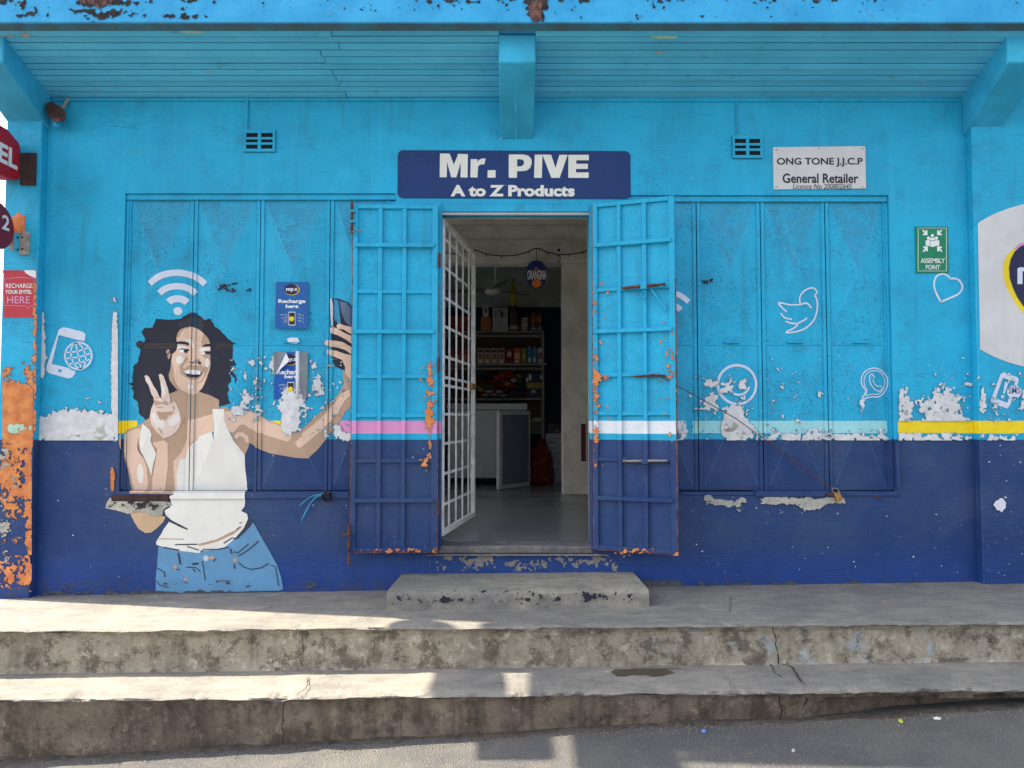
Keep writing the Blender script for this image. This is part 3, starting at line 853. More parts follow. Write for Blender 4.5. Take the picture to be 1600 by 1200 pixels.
MB().box(pX(1178), pX(1300), -0.014, 0.05, pZ(776), pZ(767)).box(pX(1062), pX(1176), -0.006, 0.05, pZ(774), pZ(768)).box(pX(1318), pX(1402), -0.008, 0.05, pZ(775), pZ(768.5)).build('window_sill', M['door'], shop, bevel=0.003)
MB().box(lb[-1] + 0.001, LW[1] - 0.001, 0.02, 0.06, LW[2] + 0.013, pZ(313)).build('window_frame', M['shutter'], shop, bevel=0.002)
# shutter bolt barrel at the right end of the right window
MB().tube([(pX(1399), -0.012, pZ(690)), (pX(1400), -0.012, pZ(762))], 0.014, 8).build('shutter_bolt', M['door'], shop, smooth=False)

# ------------------------------------------------------------------ door frame, threshold, leaves
dz0, dz1 = DR[2], DR[3]
fr = MB()
fr.box(pX(679), DR[0] + 0.018, -0.022, 0.10, dz0 - 0.02, dz1 + 0.03)
fr.box(DR[1] - 0.010, pX(929), -0.022, 0.06, dz0 - 0.02, dz1 + 0.03)
fr.build('door_frame', M['door'], shop, bevel=0.004)
MB().box(DR[0] + 0.0185, DR[1] - 0.0105, -0.02, 0.09, dz1 - 0.022, dz1 + 0.028).build('door_lintel', M['trim'], shop, bevel=0.004)
MB().box(DR[0] + 0.0185, DR[1] - 0.0125, -0.006, 0.02, dz1 - 0.034, dz1 - 0.0225).build('lintel_strip', M['plate_white'], shop)
MB().box(DR[0] - 0.004, DR[1] + 0.004, -0.006, WT, dz0 - 0.044, dz0 + 0.002).build('threshold', M['threshold'], shop, bevel=0.008)
MB().box(pX(668), pX(950), -0.03, -0.0005, dz0 - 0.052, dz0 - 0.046).build('threshold_ledge', M['step'], shop, bevel=0.002)
def door_leaf(pA, pB, z0, z1, vbars, hbars, proud):
    """pA, pB = (X, Y) of the leaf's two vertical edges on its front; bars given as photo pixels"""
    A, B = Vector((pA[0], pA[1], 0)), Vector((pB[0], pB[1], 0))
    ex = (B - A); L = ex.length; ex.normalize()
    en = Vector((ex.y, -ex.x, 0))                       # towards the street
    if en.y > 0: en = -en
    up = Vector((0, 0, 1))
    def bx(m, u0, u1, v0, v1, d0, d1):
        o = A + ex * u0 + up * v0 + en * d0
        m.obox(o, ex * (u1 - u0), en * (d1 - d0), up * (v1 - v0)); return m
    root = bx(MB(), 0.004, L - 0.004, z0 + 0.004, z1 - 0.004, -0.033, -0.018).build('door_leaf', M['door'], shop)
    H = z1 - z0
    bx(MB(), 0, 0.030, z0, z1, -0.034, 0.001).build('stile', M['door'], root, bevel=0.002)
    bx(MB(), L - 0.036, L, z0, z1, -0.034, 0.001).build('stile', M['door'], root, bevel=0.002)
    bx(MB(), 0.0305, L - 0.0365, z0, z0 + 0.026, -0.034, 0.0).build('rail', M['door'], root, bevel=0.002)
    bx(MB(), 0.0305, L - 0.0365, z1 - 0.026, z1, -0.034, 0.0).build('rail', M['door'], root, bevel=0.002)
    for u in vbars:
        bx(MB(), u - 0.013, u + 0.013, z0 + 0.0265, z1 - 0.0265, -0.0178, 0.002).build('upright_bar', M['door'], root, bevel=0.002)
    for k, v in enumerate(hbars):
        if k in proud: bx(MB(), 0.012, L - 0.02, v - 0.013, v + 0.013, 0.0022, 0.014).build('cross_bar', M['door'], root, bevel=0.003)
        else:
            us = [0.0305] + sorted(vbars) + [L - 0.0365]
            for i in range(len(us) - 1):
                a = us[i] + (0.0135 if i else 0); b_ = us[i + 1] - (0.0135 if i + 1 < len(us) - 1 else 0)
                bx(MB(), a, b_, v - 0.012, v + 0.012, -0.0178, -0.002).build('cross_bar', M['door'], root, bevel=0.0015)
    for u0, u1, v0, v1 in ((-0.0035, 0.0005, z0, z1), (L - 0.0005, L + 0.0035, z0, z1 - 0.5), (0, L, z0 - 0.004, z0 - 0.0005)):      # bare rusted edge
        bx(MB(), u0, u1, v0, v1, -0.03, 0.0005).build('rusted_edge', M['edge_rust'], root)
    return root, A, ex, en, L
LD_Y = -0.092
LA, LB = (pX(549, LD_Y), LD_Y), (pX(683, LD_Y), LD_Y + 0.012)
lz0, lz1 = pZ(863, LD_Y), pZ(319, LD_Y)
hb = [pZ(v, LD_Y) for v in (383, 455, 518, 588, 649, 720, 782)]
leafL, A_, ex_, en_, L_ = door_leaf(LA, LB, lz0, lz1, [pX(592, LD_Y) - LA[0], pX(630, LD_Y) - LA[0]], hb, {0, 2, 6})
# the left leaf's own surface, for flaked paint
def surfL(x, z): t = (x - LA[0]) / (LB[0] - LA[0]); return LA[1] + (LB[1] - LA[1]) * max(0, min(1, t))
bolt = MB().tube([(pX(547, LD_Y - 0.02), LD_Y - 0.022, pZ(323)), (pX(547, LD_Y - 0.02), LD_Y - 0.022, pZ(372))], 0.008, 8).build('bolt', M['rust'], leafL)
MB().tube([(pX(547, LD_Y), LD_Y - 0.024, pZ(369)), (pX(555, LD_Y), LD_Y - 0.034, pZ(369)), (pX(564, LD_Y), LD_Y - 0.03, pZ(367))], 0.005, 6).build('bolt_handle', M['steel'], bolt)
bolt2 = MB().tube([(pX(548, LD_Y), LD_Y - 0.02, pZ(815)), (pX(548.5, LD_Y), LD_Y - 0.02, pZ(878))], 0.0085, 8).build('bolt', M['rust'], leafL)
MB().tube([(pX(534, LD_Y), LD_Y - 0.03, pZ(831)), (pX(549, LD_Y), LD_Y - 0.03, pZ(830))], 0.004, 6).build('bolt_handle', M['rust'], bolt2)
for zz in (336, 352, 834, 858):
    MB().box(pX(545, LD_Y), pX(553, LD_Y), LD_Y - 0.032, LD_Y - 0.006, pZ(zz + 3), pZ(zz)).build('bolt_keeper', M['door'], leafL, bevel=0.002)
for zz in (400, 560, 780):                               # hinge knuckles on the jamb side
    MB().tube([(pX(685, LD_Y), LD_Y + 0.006, pZ(zz)), (pX(685, LD_Y), LD_Y + 0.006, pZ(zz + 22))], 0.010, 8).build('hinge', M['rust'], leafL)

RA = (pX(927, -0.062), -0.062); RBp = px(1056, 600, -0.235); RB = (RBp.x, -0.235)
rz0, rz1 = pZ(858, -0.062), pZ(318, -0.062)
def surfR(x, z): t = (x - RA[0]) / (RB[0] - RA[0]); return RA[1] + (RB[1] - RA[1]) * max(0, min(1, t))
RL = math.hypot(RB[0] - RA[0], RB[1] - RA[1])
def uR(x):
    p = onto(x, 600, surfR); return math.hypot(p.x - RA[0], p.y - RA[1])
hbR = [onto(990, v, surfR).z for v in (379, 450, 516, 585, 646, 718, 780)]
leafR, A_, ex_, en_, L_ = door_leaf(RA, RB, rz0, rz1, [uR(968), uR(1008)], hbR, {0, 2, 6})
def leafpt(u, z, d):
    A3 = Vector((RA[0], RA[1], 0)); e = Vector((RB[0] - RA[0], RB[1] - RA[1], 0)).normalized(); n_ = Vector((e.y, -e.x, 0))
    return A3 + e * u + n_ * d + Vector((0, 0, z))
for zz, mat, st in ((448, M['rust'], M['door']), (720, M['steel'], M['door'])):
    zc = onto(1008, zz, surfR).z
    bt = MB().tube([leafpt(uR(974), zc - 0.004, 0.022), leafpt(uR(1042), zc + 0.004, 0.022)], 0.009, 8).build('slide_bolt', mat, leafR)
    MB().obox(leafpt(uR(1003), zc - 0.02, 0.003), leafpt(uR(1013), 0, 0) - leafpt(uR(1003), 0, 0), leafpt(0, 0, 0.03) - leafpt(0, 0, 0), (0, 0, 0.04)).build('bolt_staple', st, bt, bevel=0.004)
    pts = [leafpt(uR(1008) + 0.012 * math.cos(a) * 0.8, zc - 0.05 + 0.026 * math.sin(a), 0.02) for a in [i * math.pi / 8 for i in range(17)]]
    MB().tube(pts, 0.005, 6, cap=False).build('hasp', st, bt)
    for xx in (978, 1036):
        MB().obox(leafpt(uR(xx) - 0.012, zc - 0.014, 0.003), leafpt(uR(xx) + 0.012, 0, 0) - leafpt(uR(xx) - 0.012, 0, 0), leafpt(0, 0, 0.022) - leafpt(0, 0, 0), (0, 0, 0.028)).build('bolt_keeper', st, bt, bevel=0.004)
# lock plate patch and welded gusset beside the upper bolt
g0, g1 = onto(1018, 455, surfR), onto(1042, 488, surfR)
MB().obox(leafpt(uR(1019), g0.z, 0.0), leafpt(uR(1043), g1.z, 0.0) - leafpt(uR(1019), g0.z, 0.0), leafpt(0, 0, 0.01) - leafpt(0, 0, 0), Vector((0, 0, 0.02))).build('gusset', M['door'], leafR, bevel=0.002)
zc = onto(1000, 587, surfR).z
MB().tube([leafpt(uR(990), zc - 0.006, 0.016), leafpt(uR(1022), zc, 0.018), leafpt(uR(1040), zc - 0.004, 0.018)], [0.005, 0.009, 0.006], 6).build('slide_bolt', M['rust'], leafR)

# ------------------------------------------------------------------ white grille gate, swung inwards
GA, GB = Vector((-0.447, 0.05, 0)), Vector((-0.292, 1.05, 0))
ge = (GB - GA); GL = ge.length; ge.normalize(); gn = Vector((ge.y, -ge.x, 0))
gz0, gz1 = pZ(838, 0.05), pZ(341, 0.05)
def gbx(u0, u1, v0, v1, d0, d1): return MB().obox(GA + ge * u0 + gn * d0 + Vector((0, 0, v0)), ge * (u1 - u0), gn * (d1 - d0), (0, 0, v1 - v0))
gate = gbx(0, 0.035, gz0, gz1, -0.015, 0.015).build('security_gate', M['white_metal'], shop, bevel=0.002)
gbx(GL - 0.035, GL, gz0, gz1, -0.015, 0.015).build('stile', M['white_metal'], gate, bevel=0.002)
gbx(0.0355, GL - 0.0355, gz0, gz0 + 0.032, -0.015, 0.015).build('rail', M['white_metal'], gate, bevel=0.002)
gbx(0.0355, GL - 0.0355, gz1 - 0.032, gz1, -0.015, 0.015).build('rail', M['white_metal'], gate, bevel=0.002)
for v in (368, 413, 461, 507, 555, 588, 601, 647, 694, 742, 791):
    z = pZ(v, 0.05)
    gbx(0.0355, GL - 0.0355, z - 0.008, z + 0.008, -0.0105, -0.002).build('cross_bar', M['white_metal'], gate)
for u in (0.2, 0.4, 0.6, 0.8):
    o = gbx(GL * u - 0.007, GL * u + 0.007, gz0 + 0.0325, gz1 - 0.0325, -0.0015, 0.0085)
    o.build('upright_bar', M['white_metal'], gate)
zl = (pZ(588, 0.05) + pZ(601, 0.05)) / 2
gbx(GL - 0.13, GL - 0.036, zl - 0.02, zl + 0.02, -0.02, 0.02).build('gate_lock', M['brass'], gate, bevel=0.003)

# ------------------------------------------------------------------ air vents (fretted blocks) and pipes above them
def vent(x0, y0, x1, y1):
    X0, X1, Z0, Z1 = pX(x0), pX(x1), pZ(y1), pZ(y0)
    back = MB().box(X0, X1, -0.0045, -0.0006, Z0, Z1).build('air_vent', M['dark'], shop)
    w, h = X1 - X0, Z1 - Z0
    m_ = M['trim']
    MB().box(X0, X0 + w * .08, -0.014, -0.0047, Z0, Z1).box(X1 - w * .08, X1, -0.014, -0.0047, Z0, Z1).box(X0 + w * .08, X1 - w * .08, -0.014, -0.0047, Z0, Z0 + h * .13).box(X0 + w * .08, X1 - w * .08, -0.014, -0.0047, Z1 - h * .17, Z1).build('vent_frame', m_, back, bevel=0.001)
    MB().box(X0 + w * .45, X0 + w * .55, -0.0138, -0.0047, Z0 + h * .13, Z1 - h * .17).build('vent_mullion', m_, back)
    for k in (1, 2):
        zc = Z0 + h * .13 + (h * .70) * k / 3
        MB().box(X0 + w * .08, X0 + w * .4495, -0.0136, -0.0047, zc - h * .05, zc + h * .05).box(X0 + w * .5505, X1 - w * .08, -0.0136, -0.0047, zc - h * .05, zc + h * .05).build('vent_bar', m_, back)
vent(375, 203, 425, 238)
vent(1149, 212, 1197, 248)
MB().box(pX(376), pX(381), -0.014, -0.0006, pZ(203), pZ(150)).build('cable_trunking', M['trim'], shop, bevel=0.002)
MB().tube([(pX(1155), -0.006, pZ(156)), (pX(1157), -0.006, pZ(162)), (pX(1157), -0.006, pZ(213))], 0.005, 6).build('cable_conduit', M['trim'], shop)
# timber moulding under the soffit
MB().box(pl1 + 0.03, bmid0, -0.011, -0.0006, pZ(158.5), pZ(154)).box(bmid1, pX(1510), -0.011, -0.0006, pZ(159.5), pZ(155.5)).build('cornice_strip', M['trim'], shop, bevel=0.002)
# hook and wire under the middle bracket
MB().tube([(pX(806, -0.25), -0.25, pZ(150, -0.25) + 0.0), (pX(806, -0.22), -0.22, pZ(172, -0.22)), (pX(807, -0.12), -0.12, pZ(196, -0.12)), (pX(806, -0.05), -0.05, pZ(219, -0.05))], 0.004, 6).build('wire_hook', M['beam'], shop)

# ================================================================== PAINTED MOTIFS ON THE FACADE
def T(pts, x0, y0, s): return [(x0 + u / s, y0 + v / s) for u, v in pts]
def A(*p): return T(p, 180, 470, 6.0)
def B(*p): return T(p, 180, 660, 1200 / 280)
def C(*p): return T(p, 360, 430, 4.14)
hair = A((715,105),(760,120),(800,150),(830,175),(880,160),(905,190),(920,235),(950,250),(985,285),(1020,320),(1045,355),(1100,385),(1135,400),(1100,408),(1098,450),(1095,500),(1090,545),(1115,570),(1130,605),(1095,610),(1090,640),(1100,670),(1125,700),(1140,740),(1130,785),(1118,740),(1095,700),(1075,690),(1085,760),(1060,780),(1065,830),(1058,880),(1070,930),(1090,960),(1020,985),(925,985),(915,1040),(870,1055),(800,1030),(775,985),(760,940),(730,920),(600,930),(430,950),(350,1000),(340,1080),(330,1110),(300,1120),(260,1090),(215,1060),(215,1000),(200,940),(155,900),(165,850),(140,820),(160,797),(105,777),(155,765),(150,700),(165,650),(160,610),(205,575),(215,520),(225,450),(192,420),(185,395),(210,370),(260,385),(275,370),(255,320),(240,285),(265,255),(300,250),(345,255),(360,200),(375,170),(430,170),(500,175),(560,175),(600,170),(640,140),(680,120))
face = A((565,345),(580,300),(610,262),(660,243),(715,243),(770,262),(820,300),(860,345),(880,390),(885,450),(885,520),(890,580),(885,640),(865,700),(840,765),(810,820),(770,860),(730,882),(690,885),(630,870),(580,835),(540,790),(510,740),(500,690),(515,640),(520,580),(525,500),(560,470),(575,430),(568,390))
body = B((32,120),(42,80),(80,45),(140,28),(185,0),(250,-40),(345,-70),(345,-110),(360,-190),(420,-215),(480,-215),(560,-205),(640,-180),(700,-150),(700,-60),(660,60),(520,120),(470,200),(400,250),(390,478),(105,475),(85,350),(60,250))
arm = C((0,870),(60,865),(130,875),(190,905),(240,940),(330,968),(400,1000),(435,1022),(500,965),(560,905),(620,850),(700,765),(735,700),(725,620),(785,600),(785,840),(740,890),(700,960),(640,1030),(600,1080),(560,1130),(500,1187),(430,1182),(340,1167),(250,1152),(190,1130),(120,1085),(110,1120),(92,1160),(50,1110),(0,1010),(-20,1000),(-60,860),(-20,850))
def rough(poly, a=0.4, step=3.0):
    """a hand-painted edge: the outline split finely and shaken a little"""
    out = []
    for (x0, y0), (x1, y1) in zip(poly, poly[1:] + poly[:1]):
        n = max(1, int(math.hypot(x1 - x0, y1 - y0) / step))
        for i in range(n):
            x, y = x0 + (x1 - x0) * i / n, y0 + (y1 - y0) * i / n
            v = mnoise.noise_vector((x * 0.21, y * 0.21, 1.7)) + 0.6 * mnoise.noise_vector((x * 0.6, y * 0.6, 5.1))
            out.append((x + v.x * a, y + v.y * a))
    return out
mural = decal('wall_mural', M['hair_paint'], [rough(hair, 1.5, 2.2)], 0, shop)
mural['label'] = 'painted mural of a curly haired woman making a peace sign and holding a phone'
def mp(name, mat, polys, layer, holes=None):
    for q in polys: decal(name, M[mat], q if isinstance(q[0], list) else [rough(q)], layer, mural)
mp('hair_wear', 'hair_band', [A((250,400),(420,394),(560,396),(565,440),(430,446),(255,445)), A((940,398),(1090,405),(1086,440),(940,440))], 1)
mp('hair_wear', 'hair_crown', [A((570,240),(600,190),(680,150),(800,160),(825,230),(820,290),(760,250),(680,238),(620,245)), A((192,420),(185,395),(210,372),(255,388),(262,405),(225,420),(205,440)), A((462,470),(490,440),(505,465),(515,500),(505,545),(488,545),(478,515))], 1)
mp('body_shade', 'skin_tan', [body, arm], 1)
mp('elbow', 'skin_low', [B((100,590),(200,596),(345,630),(330,665),(295,700),(250,735),(210,738),(170,715),(140,670))], 1)
mp('face', 'skin_paint', [face], 2)
mp('face_shade', 'skin_tan', [
    A((520,560),(545,640),(550,720),(575,790),(620,840),(690,870),(730,882),(690,885),(630,870),(580,835),(540,790),(510,740),(500,690),(515,640)),
    A((665,520),(625,570),(600,620),(606,680),(650,715),(700,738),(770,738),(815,690),(835,640),(810,600),(760,606),(690,600),(650,628),(632,640),(632,605),(680,540)),
    A((800,505),(845,545),(840,600),(822,650),(836,690),(806,745),(745,772),(806,764),(846,705),(872,640),(887,560),(882,500),(832,492)),
    A((822,305),(862,345),(880,390),(840,400),(806,430),(800,380)), A((585,300),(610,262),(660,243),(700,246),(640,262),(606,300),(590,340),(568,345)),
    A((470,470),(490,447),(503,465),(498,480),(486,486),(474,495)), A((482,512),(505,482),(514,502),(505,540),(490,545))], 3)
mp('face_light', 'cream_paint', [ellipse(180 + 600/6, 470 + 552/6, 38/6, 40/6), A((640,358),(718,360),(742,440),(722,445),(690,385),(650,378)), ellipse(180 + 702/6, 470 + 806/6, 30/6, 22/6), ellipse(180 + 858/6, 470 + 580/6, 20/6, 42/6),
    A((570,430),(592,408),(640,420),(682,440),(662,450),(610,445),(576,450)), A((775,462),(802,438),(880,432),(884,462),(830,474),(790,480))], 4)
mp('eye', 'teeth_paint', [A((585,466),(615,450),(650,455),(675,470),(650,487),(610,480)), A((790,490),(832,480),(836,498),(812,506))], 5)
mp('features', 'hair_paint', [A((565,385),(600,377),(640,380),(692,400),(689,418),(640,406),(590,401),(568,410)), A((806,428),(840,403),(882,400),(885,426),(840,426)),
    ellipse(180 + 655/6, 470 + 469/6, 3.3, 2.8), A((578,462),(618,444),(682,454),(692,472),(650,456),(610,455)), A((830,470),(886,474),(886,500),(852,500),(838,490)),
    A((693,570),(736,574),(732,586),(702,581)), A((772,564),(801,575),(797,596),(772,590)), A((646,676),(700,684),(750,690),(798,694),(772,716),(712,719),(668,706)), A((797,664),(806,668),(803,690),(795,690))], 6)
mp('teeth', 'teeth_paint', [A((640,655),(690,645),(750,648),(800,660),(790,690),(740,690),(690,685),(653,679))], 7)
mp('nose_patch', 'nose_grey', [ellipse(180 + 760/6, 470 + 565/6, 4.4, 3.2)], 5)
# arms and chest
mp('arm_light', 'skin_paint', [
    B((45,140),(60,82),(100,52),(168,36),(168,80),(145,140),(150,180),(185,230),(210,300),(215,400),(205,466),(120,466),(100,350),(70,260)),
    B((255,135),(330,120),(355,140),(350,300),(325,466),(240,466),(245,370),(275,230),(285,180),(265,160)),
    B((480,-12),(560,-30),(660,-60),(664,62),(640,65),(560,95),(550,122),(512,132),(490,175),(466,238),(432,250),(412,330),(406,474),(392,474),(388,262),(440,200),(476,110)),
    C((0,880),(60,872),(130,882),(190,912),(250,946),(330,976),(400,1006),(402,1050),(370,1080),(330,1065),(260,1045),(180,1020),(120,990),(90,965),(60,970),(20,1020),(0,1010),(-35,990),(-45,880)),
    C((418,1080),(445,1060),(470,1020),(520,980),(580,930),(650,850),(720,765),(778,738),(778,780),(740,812),(700,880),(640,950),(580,1010),(520,1060),(460,1115),(438,1118)),
    C((25,1050),(40,1020),(80,1015),(110,1040),(118,1080),(100,1086),(85,1050),(60,1040),(40,1060))], 3)
mp('arm_light', 'cream_paint', [ellipse(180 + 165/4.2857, 660 + 345/4.2857, 5.2, 15.5)], 4)
mp('shirt', 'shirt_paint', [B((655,-90),(735,-90),(742,0),(790,110),(830,170),(865,215),(868,300),(878,400),(880,475),(875,560),(850,590),(890,610),(897,640),(870,705),(800,782),(740,832),(650,852),(580,856),(570,871),(440,856),(330,832),(284,815),(284,795),(300,770),(320,740),(335,710),(370,665),(336,612),(340,588),(370,570),(386,555),(378,490),(406,480),(408,340),(430,250),(466,240),(490,168),(520,132),(550,120),(560,92),(650,62),(664,118),(666,20)),
    B((185,8),(235,45),(250,80),(240,120),(276,210),(252,290),(237,356),(215,280),(175,200),(163,150),(165,80))], 5)
mp('jeans', 'jeans_paint', [B((298,830),(440,850),(570,860),(590,846),(650,846),(740,826),(800,780),(868,712),(930,665),(960,720),(1000,790),(1040,860),(1090,950),(1120,1040),(1132,1112),(1100,1122),(280,1142),(280,1060),(290,950),(295,880))], 4)
ln = []
ln += [B((340,590),(334,615),(370,662),(430,692),(498,718),(492,706),(432,675),(384,650),(346,616))]
ln += [B((905,640),(932,662),(902,704),(834,772),(800,784),(850,730),(890,680))]
for pts, w in (([(835,935),(870,965),(920,980),(980,970),(1035,940)], 7), ([(830,870),(900,810)], 7), ([(835,890),(900,850),(970,790)], 8), ([(1050,950),(1080,962),(1092,1030),(1100,1090)], 7), ([(290,970),(325,990),(340,1000),(342,1030)], 7),
               ([(285,1055),(310,1085),(365,1100)], 6), ([(432,870),(440,910),(447,946)], 13), ([(488,965),(550,968),(580,995)], 7), ([(590,925),(600,965),(604,1000),(612,1050)], 7), ([(780,842),(788,876)], 11), ([(805,945),(808,976)], 10),
               ([(800,868),(812,862),(826,868),(822,880)], 6), ([(525,945),(568,940)], 14), ([(530,975),(545,998)], 8), ([(665,930),(684,908)], 7), ([(420,978),(442,982)], 6), ([(410,815),(560,812)], 8), ([(490,826),(570,852)], 7), ([(330,832),(440,852)], 8),
               ([(735,806),(790,770),(812,772)], 8), ([(820,712),(850,694)], 6), ([(840,672),(858,666)], 6), ([(582,862),(600,846),(700,846),(770,830)], 7), ([(150,150),(155,185),(190,235)], 5), ([(280,470),(300,440)], 2)):
    ln.append(stroke(B(*pts), w / 4.2857))
mp('outline', 'line_paint', ln, 7)
tn = [stroke(B((300,776),(400,777),(470,779)), 1.5)] + [B((560,812),(680,782),(760,742),(856,698),(802,744),(700,792),(574,824))] + [ellipse(180 + 655/4.2857, 660 + 902/4.2857, 4.4, 3), ellipse(180 + 810/4.2857, 660 + 918/4.2857, 3.4, 3.4), ellipse(180 + 410/4.2857, 660 + 963/4.2857, 3.4, 3.4), ellipse(180 + 482/4.2857, 660 + 1046/4.2857, 2.6, 2.6)]
mp('outline', 'skin_tan', tn, 6)
mp('button', 'silver_paint', [ellipse(180 + 617/4.2857, 660 + 905/4.2857, 4.4, 4.4)], 7)
# peace-sign hand
mp('hand', 'skin_pale', [A((275,705),(295,695),(320,715),(360,790),(400,850),(425,905),(400,915),(365,905),(350,880),(320,800),(290,750)),
    A((408,695),(430,683),(455,705),(480,770),(500,830),(515,900),(520,960),(480,960),(440,900),(440,840),(425,760)),
    A((365,900),(430,906),(480,935),(520,965),(555,940),(575,975),(600,1040),(615,1110),(600,1180),(570,1230),(520,1270),(460,1290),(400,1230),(350,1160),(335,1080),(355,1000),(375,950))], 6)
mp('hand_shade', 'skin_tan', [A((400,1035),(450,1045),(520,1040),(555,1032),(530,1070),(500,1080),(480,1125),(450,1108),(430,1120),(418,1080)), A((375,925),(430,945),(505,980),(440,966),(385,990)), A((455,945),(505,965),(500,978),(460,958)), A((380,1000),(420,990),(470,1000),(420,1004)),
    A((408,1180),(440,1210),(455,1250),(440,1240)), A((545,975),(560,1010),(550,1030),(540,1000)), A((610,1110),(640,1080),(636,1110),(612,1160))], 7)
mp('hand_light', 'cream_paint', [A((360,1062),(390,1042),(420,1112),(470,1132),(470,1200),(400,1180),(365,1122)), A((500,1122),(580,1052),(608,1110),(560,1170),(510,1172)), A((296,712),(330,760),(380,850),(340,800),(300,745)), A((432,760),(466,800),(480,900),(450,860))], 7)
# hand with the phone
mp('phone', 'hair_paint', [C((645,150),(690,148),(760,175),(780,200),(780,600),(720,610),(670,585),(655,540),(650,400),(640,200))], 5)
mp('phone_screen', 'phone_blue', [C((665,155),(692,158),(702,205),(714,322),(690,312),(681,284),(672,300),(668,220))], 6)
mp('phone_side', 'phone_grey', [C((702,164),(755,182),(776,210),(778,332),(742,302),(716,232))], 6)
mp('phone_edge', 'silver_paint', [C((642,150),(654,150),(664,205),(662,332),(651,330),(645,250))], 6)
mp('hand', 'skin_paint', [C((685,322),(700,312),(740,325),(785,335),(785,384),(730,350),(690,345)), C((640,346),(660,332),(700,350),(740,375),(785,392),(785,444),(735,410),(690,386),(650,375)), C((605,432),(620,420),(670,422),(720,430),(785,466),(785,514),(740,482),(690,466),(640,460),(610,450)), C((620,490),(640,480),(690,490),(740,508),(785,518),(785,690),(745,640),(740,590),(722,548),(680,530),(630,512))], 7)
mp('fingernail', 'skin_pale', [C((606,434),(620,424),(655,430),(640,450),(612,448)), C((642,348),(660,338),(685,352),(665,364)), C((622,492),(640,485),(668,496),(650,508)), C((688,324),(700,316),(724,326),(706,338))], 8)

# symbols in white line paint
def icon(name, polys, layer=2, mat='icon_white', holes=None, surf=None, label=None):
    o = decal(name, M[mat], polys, layer, shop, surf=surf, holes=holes)
    if label: o['label'] = label
    return o
def wifi(cx, cy, k):
    return [arc_band(cx, cy, 55 * k, 65 * k, 225, 315), arc_band(cx, cy, 34 * k, 44 * k, 225, 315), arc_band(cx, cy, 14 * k, 25 * k, 225, 315, 8), ellipse(cx, cy, 6.6 * k, 6.6 * k, 16)]
icon('painted_symbol', wifi(277.5, 486, 1.0), label='white painted signal symbol above the mural woman')
icon('painted_symbol', wifi(1040, 508, 0.86), label='white painted signal symbol half hidden by the open door')
def G5(*p): return T(p, 0, 300, 4.0)
ph_o = [G5((378,862),(400,848),(430,851),(530,876),(545,890),(543,915),(478,1140),(462,1160),(435,1166),(318,1134),(300,1116),(302,1090))]
ph_h = [[G5((378,896),(512,930),(462,1106),(334,1076)), ]]
icon('painted_symbol', ph_o, holes=ph_h, label='white painted phone and globe beside the left window')
gx_, gy_ = 500/4, 300 + 1025/4
gl = [ellipse(gx_, gy_, 24.5, 24.5, 28)]
icon('painted_symbol', gl, 3, 'poster_cyan' if 'poster_cyan' in M else 'wall')
gs = stroke(ellipse(gx_, gy_, 20.8, 20.8, 28), 2.6, True)
def gl_rot(pts, a=R(-12)): return [(gx_ + (x - gx_) * math.cos(a) - (y - gy_) * math.sin(a), gy_ + (x - gx_) * math.sin(a) + (y - gy_) * math.cos(a)) for x, y in pts]
for yy in (-9, 0, 9): 
    hw = math.sqrt(20.5 ** 2 - yy ** 2); gs += stroke(gl_rot([(gx_ - hw, gy_ + yy), (gx_, gy_ + yy + 2.4), (gx_ + hw, gy_ + yy)]), 2.0)
gs += stroke(gl_rot([(gx_, gy_ - 20), (gx_, gy_ + 20)]), 2.0) + stroke(gl_rot(ellipse(gx_, gy_, 11, 20.3, 22)), 2.0, True)
icon('painted_symbol', gs, 4)
icon('painted_symbol', [ellipse(385/4, 300 + 1118/4, 2.8, 2.6, 12)], 3, 'wall')
def G8(*p): return T(p, 1200, 300, 4.0)
icon('painted_symbol', stroke(smooth_line(G8((1070,690),(1040,630),(1028,580),(1042,532),(1080,515),(1112,526),(1130,545)))+[], 3.0) + stroke(smooth_line(G8((1130,545),(1168,546),(1196,570),(1204,606),(1180,640),(1130,664),(1070,690))), 3.0), label='white painted heart outline below the green sign')
bd = []
for q in ([(118,748),(92,728),(66,692),(130,705),(190,705),(240,695),(272,726)], [(80,756),(105,785),(152,795)], [(113,808),(150,820),(188,822)], [(188,820),(222,804),(246,786)], [(190,826),(165,850),(112,878),(190,870),(250,842),(294,790),(312,722),(308,670),(292,646)], [(292,646),(310,626),(288,600),(250,605),(212,630),(196,664),(200,696)]):
    bd += stroke(smooth_line(G8(*q), n=3), 2.5)
icon('painted_symbol', bd, label='white painted bird outline on the right shutters')
ww = stroke(ellipse(1152, 601, 30.5, 30.5, 32), 4.0, True) + stroke(ellipse(1154, 598, 18, 19, 14, 20, 165), 3.4)
icon('painted_symbol', ww, label='worn white painted ring with a curved line on the shutters')
wr = stroke(smooth_line([(1352,612),(1346,600),(1347,588),(1354,579),(1366,575),(1379,579),(1387,589),(1388,601),(1383,613),(1373,620),(1361,620),(1346,623)], True), 1.8, True) + stroke(smooth_line([(1354,611),(1350,600),(1351,590),(1357,582),(1366,579),(1377,582),(1383,591),(1384,601),(1380,610),(1372,616),(1361,616),(1351,618)], True), 1.3, True)
wr += stroke(smooth_line([(1359,588),(1363,585),(1366,590),(1364,595),(1370,603),(1376,603),(1380,606),(1376,611),(1368,609),(1360,600)], True), 1.5, True)
icon('painted_symbol', wr, label='white painted speech bubble with handset on the right shutters')
